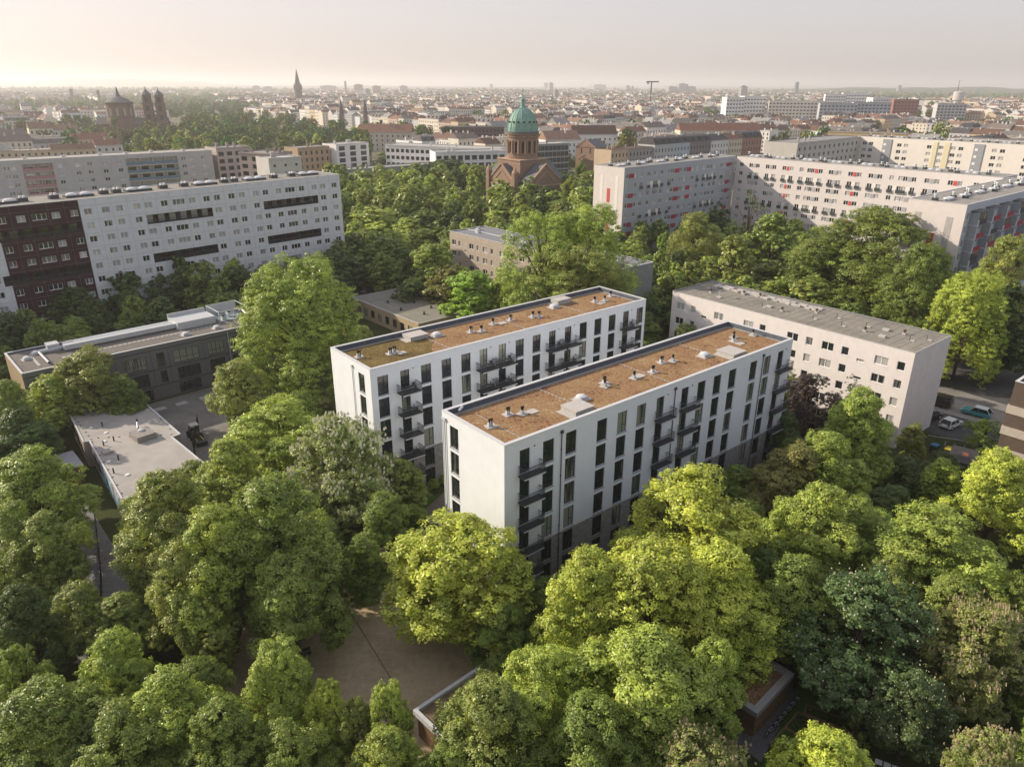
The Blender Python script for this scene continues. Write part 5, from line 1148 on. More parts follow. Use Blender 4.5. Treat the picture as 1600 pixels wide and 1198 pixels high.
towers=[(218,4500,22,64,'slender tower on the skyline just right of the dome'),(657,4500,22,51,'squat tower on the skyline left of the crane'),(685,4500,11,48,'thin tower on the skyline nearest the crane'),(1263,3500,14,66,'narrow bluish glass high rise on the right skyline'),(762,2600,23,50,'pale tower block on the skyline right of the crane'),(860,4000,52,60,'broad tower block on the right skyline'),(806,4000,46,47,'lower broad block on the right skyline'),(907,4000,39,47,'third broad block on the right skyline'),(-809,3800,9,66,'tall thin chimney on the skyline right of the spire'),(-1373,4200,34,44,'block on the left skyline beyond the twin towers'),(-1310,4200,45,40,'lower block on the left skyline'),(-1060,4500,88,46,'broad hazy block right of the spire'),(-787,4000,42,52,'hazy block beside the thin chimney'),(-695,4000,39,46,'hazy block right of the thin chimney'),(-558,4000,39,46,'hazy block farthest right of the spire'),(273,6500,32,70,'faint tower on the central skyline'),(706,6500,106,58,'faint wide block on the central skyline'),(-179,6500,26,60,'faint tower left of the dome'),(2210,4500,22,56,'faint tower near the right edge of the skyline'),(-1127,2000,7,38,'brick chimney far left below the horizon'),(-953,1800,6,37,'second brick chimney far left below the horizon'),(127,2300,12,38,'dark tower block behind the dome cross'),(-463,2500,14,38,'white tower block right of the spire')]
for (x,y,w_,z,l) in towers:
    t=thing('skyline_tower',l,'tower',(x,y,0),.3,'towers on the skyline'); c=mat('hazy_tower',(.30,.30,.31),.9,.1,.02) if 'glass' not in l else mat('blue_tower',(.10,.18,.24),.4)
    mb=MB(); mb.box(-w_/2,w_/2,-w_*.35,w_*.35,0,z,c if 'chimney' not in l else MATS['dark_brick']); mb.obj('tower',t); mb=MB(); mb.box(-w_*.2,w_*.2,-w_*.15,w_*.15,z,z*1.06,c); mb.obj('roof_structure',t)

# ------------------------------------------------------------------ procedural town: perimeter blocks of old houses
rng=np.random.default_rng(11)
TAKEN=[(-150,270,80),(-20,330,90),(60,300,70),(-90,425,48),(-40,400,60),(20,425,45),(95,435,70),(150,330,60),(205,330,80),(250,400,60),(225,495,40),(190,560,48),(60,560,25),(35,505,22),(-105,620,30),(-95,525,26),(-170,565,30),(-55,565,46),(-355,755,55),(360,1000,110),(120,470,60),(560,1310,60),(535,1050,60),(100,400,50),(180,280,110)]
GREEN=[(-130,470,42),(-185,470,48),(-150,545,50),(-235,560,60),(-290,610,50),(-215,650,60),(-280,720,60),(-345,560,35),(-270,620,75),(-300,830,60),(-200,520,45),(-330,930,70),(-150,1130,60),(-420,620,60),(-440,760,50),(-120,700,40),(-60,920,60),(95,710,40),(260,1120,50),(480,1080,60),(330,640,35),(560,870,60),(640,1150,70),(-230,1420,70),(60,1500,60),(300,1700,80),(-600,1500,120),(-700,1000,90),(800,1600,150),(700,2100,200),(-900,2300,250),(-1300,2600,260),(1700,3000,500),(1400,2500,260),(2100,3600,600),(900,3100,220),(300,2500,140),(-300,2600,160),(-1700,4000,500),(2600,5000,900),(-2400,5200,900),(0,4300,250),(-700,1300,200),(-1000,1750,320),(-500,1100,90),(-900,2600,300),(-450,1280,80),(-350,1900,120),(150,2000,110),(500,1700,110),(-150,1750,90),(1000,2100,150)]
def blocked(x,y,lst,pad=0): return any((x-a)**2+(y-b)**2<(r+pad)**2 for a,b,r in lst)
cand=[]
ang=.66; ca,sa=math.cos(ang),math.sin(ang)
bw,bh=118.,84.; st_=17.
for i in range(-90,110):
    for j in range(-90,110):
        cx_,cy_=i*(bw+st_),j*(bh+st_)
        X=cx_*ca-cy_*sa; Y=cx_*sa+cy_*ca
        if Y<330 or Y>6800 or abs(X)>Y*.80+120: continue
        if blocked(X,Y,GREEN,20): continue
        local=np.random.default_rng((i+500)*1000+j+500)
        htb=local.uniform(15.5,19.5); ja=local.uniform(-.05,.05)
        def side(x0,y0,x1,y1):
            L_=math.hypot(x1-x0,y1-y0); d=(x1-x0)/L_,(y1-y0)/L_; u=0
            while u<L_-9:
                f=local.uniform(14,23); f=min(f,L_-u)
                if local.random()<.07: u+=f; continue
                px,py=x0+d[0]*u+cx_,y0+d[1]*u+cy_
                wx,wy=px*ca-py*sa,px*sa+py*ca
                cand.append((wx,wy,math.atan2(d[1],d[0])+ang,f,12,htb+local.uniform(-1.5,1.5),local.integers(0,1000000)))
                u+=f
        side(0,0,bw,0); side(bw,12,bw,bh-12) if False else None
        side(12,bh-12+12,12-12,bh) if False else None
        side(bw,bh,0,bh); side(0,bh-12,0,12); side(bw,12,bw,bh-12)
        for q in range(local.integers(1,4)): # rear wings in the yard
            u=local.uniform(20,bw-30); px,py=u+cx_,14+cy_
            cand.append((px*ca-py*sa,px*sa+py*ca,ang+PI/2,local.uniform(18,bh-30),9,htb-1,local.integers(0,1000000)))
def mid(c): return c[0]+math.cos(c[2])*c[3]/2,c[1]+math.sin(c[2])*c[3]/2
UNIQ=set()
def uniq(*opts):
    for o in opts:
        if o not in UNIQ: UNIQ.add(o); return o
    return None
cand=[c for c in cand if not blocked(*mid(c),TAKEN,8) and not blocked(*mid(c),GREEN,0)]
walls_c=[CR,WH,(.64,.60,.53),(.70,.68,.65),GR,PK,OC,(.58,.56,.53),(.66,.66,.66),(.70,.65,.57)]
roofs_c=[R_RED,R_GR,R_BR,R_DK,R_BR,R_GR,R_LT,(.18,.15,.13),(.23,.14,.10),(.15,.14,.14)]
wn=['cream','white','beige','off white','grey','pinkish','ochre','pale grey','dull grey','buff']; rn=['red tiled','red tiled','brown','dark','brown','grey','pale flat','dull brown','orange tiled','near black']
inview=[c for c in cand if abs(mid(c)[0])<mid(c)[1]*.72]
inview.sort(key=lambda c:math.hypot(*mid(c)))
near=inview[:255]; nearset=set(id(c) for c in near)
def where(x,y):
    a_=x/y; d='front row' if y<430 else 'second row' if y<480 else 'third row' if y<540 else 'middle rows' if y<600 else 'far rows'
    s='far left' if a_<-.55 else 'left of the twin towers' if a_<-.42 else 'left' if a_<-.3 else 'left of the spire' if a_<-.15 else 'between spire and green dome' if a_<0 else 'just right of the green dome' if a_<.1 else 'by the brick chapel' if a_<.2 else 'right of centre' if a_<.32 else 'before the hospital' if a_<.45 else 'far right'
    return d,s
for c in near:
    x,y,rz,L_,W_,h,s=c; rr=random.Random(int(s)); wi=rr.randrange(10); ri=rr.randrange(10); rt='flat' if ri in (5,6) else ('mansard' if ri in (3,9) else 'gable')
    Lq=[14,16,18,20,22][min(4,max(0,int((L_-13)/2)))] if W_==12 else 24
    spec=(Lq,W_,[16.,18.,19.5][rr.randrange(3)],5,max(3,int(Lq/3)),rt,3.6 if rt=='gable' else 3.0 if rt=='mansard' else 0,rr.randrange(2),1.1,1.8)
    d,s_=where(x,y)
    base='%s house with %s roof'%(wn[wi],rn[ri]); wz='%s, %s'%(where(x,y)[0],s_); sz='narrow' if L_<16.5 else 'wide'; tl='low' if h<17.3 else 'tall'
    lb=uniq(base+', '+wz,sz+' '+base+', '+wz,tl+' '+base+', '+wz,'%s %s '%(sz,tl)+base+', '+wz,base+' facing the yard, '+wz,sz+' '+base+' near the trees, '+wz) or base+' among alike ones, '+wz
    tt=house('town_house',lb,'old house',x,y,rz,spec,walls_c[wi],roofs_c[ri],'old town houses beyond the park')
    tt.scale=(L_/Lq,1,h/spec[2])
# everything farther: one mesh, vertex colours per wall and roof
far=[c for c in cand if id(c) not in nearset]
def merged_town(cs):
    V=[];F=[];C=[];T=[]
    vi=0
    for (x,y,rz,L_,W_,h,s) in cs:
        rr=random.Random(int(s)); wi=rr.randrange(10); ri=rr.randrange(10); dist=math.hypot(x,y)
        hh=h+ (rr.uniform(2,8) if rr.random()<.03 else 0)
        rh=0.01 if ri in (5,6) else rr.uniform(2.5,4.5); c_,s_=math.cos(rz),math.sin(rz)
        def w3(a,b,z): return (x+a*c_-b*s_,y+a*s_+b*c_,z)
        P=[w3(0,0,0),w3(L_,0,0),w3(L_,W_,0),w3(0,W_,0),w3(0,0,hh),w3(L_,0,hh),w3(L_,W_,hh),w3(0,W_,hh),w3(0,W_/2,hh+rh),w3(L_,W_/2,hh+rh)]
        V+=P; wc=walls_c[wi]; rc=roofs_c[ri]
        for f in ((0,1,5,4),(2,3,7,6)): F.append([vi+k for k in f]); C.append(wc)
        F.append([vi+1,vi+2,vi+6,vi+9,vi+5]); C.append(wc); F.append([vi+3,vi,vi+4,vi+8,vi+7]); C.append(wc)
        for f in ((4,5,9,8),(6,7,8,9)): F.append([vi+k for k in f]); C.append(rc)
        vi+=10
        if dist<2600:   # chimneys and window rows
            for q in range(2):
                a_,b_=rr.uniform(1,L_-1),rr.uniform(3,W_-3); k=.6
                P=[w3(a_-k,b_-k,hh),w3(a_+k,b_-k,hh),w3(a_+k,b_+k,hh),w3(a_-k,b_+k,hh),w3(a_-k,b_-k,hh+rh+1),w3(a_+k,b_-k,hh+rh+1),w3(a_+k,b_+k,hh+rh+1),w3(a_-k,b_+k,hh+rh+1)]
                V+=P
                for f in ((0,1,5,4),(1,2,6,5),(2,3,7,6),(3,0,4,7),(4,5,6,7)): F.append([vi+k2 for k2 in f]); C.append(wc)
                vi+=8
        if dist<1500:
            nf=5
            for side,(b_,sg) in enumerate(((-.05,0),(W_+.05,0))):
                for k in range(nf):
                    z0=1.5+k*(hh-2)/nf; nw=max(3,int(L_/3.2))
                    for i in range(nw):
                        a_=(i+.5)*L_/nw
                        V+=[w3(a_-.55,b_,z0),w3(a_+.55,b_,z0),w3(a_+.55,b_,z0+1.7),w3(a_-.55,b_,z0+1.7)]; F.append([vi,vi+1,vi+2,vi+3]); C.append((.035,.038,.042)); vi+=4
    me=bpy.data.meshes.new('town'); me.from_pydata(V,[],F); a=me.attributes.new('tint','FLOAT_COLOR','FACE')
    a.data.foreach_set('color',np.array([(*c,1) for c in C],dtype=np.float32).ravel())
    m=mat('town_tint',(.4,.4,.4),.9,.12,.1); n=m.node_tree; at=n.nodes.new('ShaderNodeAttribute'); at.attribute_name='tint'
    mixn=[x for x in n.nodes if x.type=='MIX' and x.blend_type=='MULTIPLY'][0]; n.links.new(at.outputs['Color'],mixn.inputs[6])
    me.materials.append(m); return me
print('town near',len(near),'far',len(far))
add('distant_town',merged_town(far),None,'mass of small distant town houses reaching to the horizon','town',None,'stuff')
# wooded ridge and low hills on the horizon
def ridge(name,d,x0,x1,hmax,seed,m,thick=600):
    r_=np.random.default_rng(seed); n=160; xs=np.linspace(x0,x1,n); hs=np.zeros(n)
    for o in range(1,7): hs+=np.interp(xs,np.linspace(x0,x1,4*2**o),r_.random(4*2**o))/2**(o*.8)
    hs=(hs-hs.min())/(hs.max()-hs.min()); env=np.sin(np.linspace(0.05,PI-.05,n))**.5; hs=hmax*(.45+.55*hs)*env
    V=[];F=[]
    for x,h in zip(xs,hs): V+=[(x,d,0),(x,d+60,h*.75),(x,d+thick*.4,h),(x,d+thick,0)]
    for i in range(n-1):
        for k in range(3): F.append((i*4+k,i*4+4+k,i*4+5+k,i*4+1+k))
    me=bpy.data.meshes.new(name); me.from_pydata(V,[],F); me.materials.append(m); return add(name,me,kind='structure')
wm_=mat('wooded_ridge',(.045,.065,.03),.95,.3,.02)
ridge('wooded_ridge',5200,900,6200,52,3,wm_); ridge('wooded_ridge',9800,-9000,9500,52,5,wm_); ridge('distant_hill',12500,-9500,-4300,150,8,wm_,2000); ridge('distant_hill',15000,-3000,12000,70,9,wm_,1500)

# ------------------------------------------------------------------ trees
def unit(v): return v/np.maximum(np.linalg.norm(v,axis=-1,keepdims=True),1e-9)
PROFS={ 'irr':lambda t:np.interp(t,[0,.12,.35,.6,.85,1],[.45,.85,1,.86,.5,.12]),
 'round':lambda t:np.interp(t,[0,.1,.3,.55,.8,.93,1],[.5,.82,1,.97,.74,.42,.1]),
 'dome':lambda t:np.interp(t,[0,.1,.3,.6,.82,.94,1],[.6,.9,1,.96,.75,.45,.1]),
 'tall':lambda t:np.interp(t,[0,.1,.3,.55,.8,1],[.75,.95,1,.93,.74,.34]),
 'conic':lambda t:np.interp(t,[0,.1,.5,1],[.9,1,.55,.03]),
 'loose':lambda t:np.interp(t,[0,.15,.4,.65,.88,1],[.45,.8,.95,1,.62,.15]),
 'weep':lambda t:np.interp(t,[0,.2,.5,.8,1],[.75,1,.9,.6,.15]),
 'bare':lambda t:np.interp(t,[0,.3,.6,1],[.5,.9,1,.4])}
def crown(seed,kind,nl,ns,nf,leafsize,R_=5.,H_=15.,z0=1.4,lobe=(.24,.40),puff=(.34,.62),flat=.8,blossom=0):
    g=np.random.default_rng(seed); prof=PROFS[kind]
    # lobes: the big boughs of the crown
    t=np.concatenate([g.uniform(.02,.95,nl-3),[.86,.93,.9]]); a=np.arange(nl)*2.399+g.uniform(0,.9,nl)
    env=R_*prof(t); rl=R_*g.uniform(lobe[0],lobe[1],nl)*(.70+.3*prof(t)); rl=np.minimum(rl,(H_-z0)*.2)
    rp=np.maximum(env-rl*g.uniform(.60,1.05,nl),0)*np.where(g.random(nl)<.30,.45,1.)
    cz=z0+rl*.6+t*(H_-z0-rl*1.5); c=np.stack([rp*np.cos(a),rp*np.sin(a),cz],1)
    an=g.uniform(.70,1.40,(nl,3))*[1,1,flat]; an[:,2]*=g.uniform(.85,1.45,nl)
    # sprays on the outer skin of the lobes
    P=rl**2/np.sum(rl**2); li=g.choice(nl,ns*3,p=P); d=unit(g.normal(size=(ns*3,3))+np.array([0,0,.35])+unit(c[li]*[1,1,0]+1e-6)*.45)
    pos=c[li]+d*(rl[li]*g.uniform(.74,1.16,ns*3)*np.where(g.random(ns*3)<.08,1.22,1))[:,None]*an[li]
    dist=np.linalg.norm((pos[:,None]-c[None])/an[None],axis=2)/rl[None]; inside=(dist<.80).any(1)
    keep=np.where(~inside)[0][:ns]; pos=pos[keep]; d=d[keep]; n=len(pos)
    pr=g.uniform(puff[0],puff[1],n)
    # leaves in each spray, like a small shallow cushion hanging a little at its rim
    k=nf; e=unit(g.normal(size=(n,k,3))+d[:,None]*.5); rad=pr[:,None]*g.random((n,k))**.45
    p=pos[:,None]+e*rad[...,None]*[1,1,.62]; 
    nrm=unit(d[:,None]*.55+e*.65+np.array([0,0,.45])+g.normal(size=(n,k,3))*.42)
    p=p.reshape(-1,3); nrm=nrm.reshape(-1,3)
    # inner leaves that close the crown
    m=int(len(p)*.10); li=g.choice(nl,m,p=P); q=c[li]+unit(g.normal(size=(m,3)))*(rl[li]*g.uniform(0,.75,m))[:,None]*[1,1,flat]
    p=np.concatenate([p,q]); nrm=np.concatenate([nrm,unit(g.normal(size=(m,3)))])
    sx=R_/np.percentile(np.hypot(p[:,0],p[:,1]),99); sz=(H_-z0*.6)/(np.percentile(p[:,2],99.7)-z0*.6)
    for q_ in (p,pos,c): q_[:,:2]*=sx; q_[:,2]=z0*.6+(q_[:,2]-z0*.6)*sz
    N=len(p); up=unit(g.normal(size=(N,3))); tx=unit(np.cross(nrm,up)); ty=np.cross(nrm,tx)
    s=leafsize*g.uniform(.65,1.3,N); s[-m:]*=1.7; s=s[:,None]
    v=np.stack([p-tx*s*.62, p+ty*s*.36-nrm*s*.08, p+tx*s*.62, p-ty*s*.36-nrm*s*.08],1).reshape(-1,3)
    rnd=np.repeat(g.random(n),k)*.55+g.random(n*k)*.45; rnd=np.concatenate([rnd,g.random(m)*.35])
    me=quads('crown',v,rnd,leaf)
    bl=None
    if blossom:
        up=np.where(d[:,2]>.05)[0]; b=g.choice(up,min(blossom,len(up)),replace=blossom>len(up)); q=pos[b]+d[b]*pr[b][:,None]*.8+g.normal(size=(len(b),3))*.18+[0,0,.12]; V=[]
        for an in (0,PI/2):
            bs=1. if blossom>1000 else .5; tx=np.array([math.cos(an),math.sin(an),0])*.12*bs; h_=np.array([0,0,.36])*bs; V.append(np.stack([q-tx,q+tx,q+tx*.4+h_,q-tx*.4+h_],1))
        v=np.concatenate(V).reshape(-1,3); bl=quads('blossom',v,g.random(len(v)//4),blossom_m)
    return me,bl,c,rl
def quads(name,v,rnd,m):
    N=len(v)//4; me=bpy.data.meshes.new(name); me.vertices.add(len(v)); me.vertices.foreach_set('co',v.astype(np.float32).ravel())
    me.loops.add(len(v)); me.loops.foreach_set('vertex_index',np.arange(len(v),dtype=np.int32)); me.polygons.add(N)
    me.polygons.foreach_set('loop_start',np.arange(0,len(v),4,dtype=np.int32))
    at=me.attributes.new('rnd','FLOAT','FACE'); at.data.foreach_set('value',rnd.astype(np.float32))
    me.materials.append(m); me.update(calc_edges=True); return me
def trunk_mesh(c,rl,H_,seed,thin=1.,top=.62):
    mb=MB(); g=random.Random(seed); pts=[(0,0,-.2),(.1,.05,H_*.18),(-.08,.12,H_*.36),(.05,0,H_*top)]; rr=[.34*thin,.26*thin,.19*thin,.09*thin]
    for (a,b,r0,r1) in zip(pts,pts[1:],rr,rr[1:]): mb.tube(a,b,r0,r1,bark,8)
    for i in range(len(c)):
        if i%2 and len(c)>12: continue
        z=min(H_*top*.97,max(H_*.2,c[i][2]*.62)); s=(0.0,0.05,z); e=tuple(c[i]); m_=((s[0]+e[0])*.5,(s[1]+e[1])*.5,(s[2]+e[2])*.5+.5)
        r0=.12*thin; mb.tube(s,m_,r0,r0*.6,bark,5); mb.tube(m_,e,r0*.6,.02,bark,5)
    return mb.mesh('trunk')
T=[]
V_={}; DIM={}
def variant(key,*a,**k):
    me,bl,c,rl=crown(*a,**k); DIM[key]=(k.get('R_',5.)*2.04,k.get('H_',15.)); V_[key]=(me,bl,trunk_mesh(c,rl,k.get('H_',15.),a[0],top=.8 if a[1] in('loose','bare','tall') else .5))
# near variants (crown diameter 10 m, height 15 m before scaling)
NS,NF,LS=1500,34,.175
variant('irr0',1,'irr',36,NS,NF,LS,lobe=(.22,.36)); variant('irr1',2,'irr',40,NS,NF,LS,lobe=(.20,.34)); variant('irr2',3,'irr',34,NS,NF,LS,lobe=(.24,.38))
variant('round0',4,'round',38,NS,NF,LS); variant('round1',5,'round',44,NS,NF,LS,lobe=(.22,.34))
variant('dome0',6,'dome',46,1500,30,.20,lobe=(.26,.36),puff=(.4,.6),flat=.85); variant('domeb',7,'dome',46,1500,28,.20,lobe=(.24,.34),puff=(.36,.56),blossom=9000)
variant('domec',8,'dome',42,1500,30,.20,lobe=(.24,.36),puff=(.38,.58),blossom=330)
variant('tall0',9,'tall',40,NS,NF,.18,lobe=(.20,.32),flat=1.25); variant('conic0',10,'conic',26,500,26,.2,lobe=(.16,.26),puff=(.25,.4),z0=1.)
variant('loose0',11,'loose',44,1000,30,.18,lobe=(.16,.30),puff=(.3,.5),flat=1.1,z0=2.5); variant('weep0',12,'weep',24,520,24,.17,lobe=(.18,.3),puff=(.3,.5),flat=1.7)
variant('bare0',13,'bare',30,90,16,.2,lobe=(.10,.2),puff=(.25,.4))
variant('irrb0',50,'irr',90,3000,34,.19,R_=9.,H_=24.,z0=2.,lobe=(.13,.24),puff=(.4,.8)); variant('looseb0',51,'loose',90,2300,32,.19,R_=8.5,H_=26.,z0=2.5,lobe=(.11,.22),flat=1.1,puff=(.4,.75)); variant('tallb0',57,'tall',95,3500,32,.18,R_=8.,H_=24.,z0=2.,lobe=(.16,.27),flat=1.15,puff=(.35,.7))
# middle distance
MS,MF,ML=520,20,.40
for i in range(3): variant('irrm%d'%i,20+i,'irr',34,MS,MF,ML,puff=(.4,.7))
for i in range(2): variant('roundm%d'%i,30+i,'round',34,MS,MF,ML,puff=(.4,.7))
variant('domem0',33,'dome',36,MS,MF,ML,puff=(.4,.7)); variant('tallm0',34,'tall',34,MS,MF,ML,flat=1.2,puff=(.35,.6)); variant('loosem0',35,'loose',36,420,18,.36,lobe=(.15,.28),flat=1.1,puff=(.35,.6),z0=2.5); variant('conicm0',36,'conic',24,240,16,.42,z0=1.)
for i in range(3): variant('far%d'%i,40+i,'round' if i<2 else 'irr',20,130,9,1.0,puff=(.5,.9),lobe=(.28,.42))
variant('poplar',44,'tall',14,110,9,.8,R_=2.2,H_=18.,puff=(.4,.7))
COL={'YG':(.43,.49,.082),'LG':(.330,.410,.080),'MG':(.215,.280,.056),'DG':(.108,.160,.040),'OL':(.270,.315,.072),'BR':(.265,.265,.078),'PU':(.080,.056,.050),'YB':(.27,.40,.055),'WB':(.33,.39,.13),'WC':(.120,.180,.060),'PK':(.270,.310,.090)}
cnt={}
def tree(x,y,w_,h,kind,c,label,group=None,lod=None,name=None,jit=True):
    d=math.hypot(x,y); far_=d>150 if lod is None else lod
    suf={'irr':3,'round':2}.get(kind,1)
    i=cnt.get(kind,0); cnt[kind]=i+1
    if kind in('far','poplar'): key='far%d'%(i%3) if kind=='far' else 'poplar'
    elif w_>12.5 and h>19 and kind in('irr','loose','tall'): key=kind+'b0'
    elif kind=='dome' and c in ('WB','PK') and not far_: key='domeb'
    elif kind=='dome' and c=='WC' and not far_: key='domec'
    elif far_ and kind not in('weep','bare'): key=kind+'m%d'%(i%suf)
    else: key=kind+'%d'%(i%suf)
    me,bl,tr=V_[key]; rr=random.Random(int(x*10)*7919+int(y*10))
    nm=name or {'dome':'chestnut_tree','tall':'poplar_tree','conic':'conifer_tree','weep':'birch_tree','poplar':'poplar_tree'}.get(kind,'tree')
    t=thing(nm,label,'tree',(x,y,0),rr.uniform(0,6.28),group); s=w_/DIM[key][0]; H0=DIM[key][1]; t.scale=(s*rr.uniform(.95,1.06),s*rr.uniform(.95,1.06),h/H0)
    k=add('crown',me,t); cc=COL[c]; j=rr.uniform(.88,1.12) if jit else 1; k.color=(cc[0]*j*rr.uniform(.95,1.04),cc[1]*j,cc[2]*j,1)
    if bl: 
        b=add('blossom',bl,t)
        if c=='PK': b.material_slots[0].link='OBJECT'; b.material_slots[0].material=blossom_p
    add('trunk',tr,t); return t
MASS=[]
def mass_tree(x,y,w_,h,kind,c):
    rr=random.Random(int(x*10)*7919+int(y*10)); cc=COL[c]; j=rr.uniform(.88,1.12); MASS.append((x,y,w_,h,kind,rr.uniform(0,6.28),(cc[0]*j,cc[1]*j,cc[2]*j)))
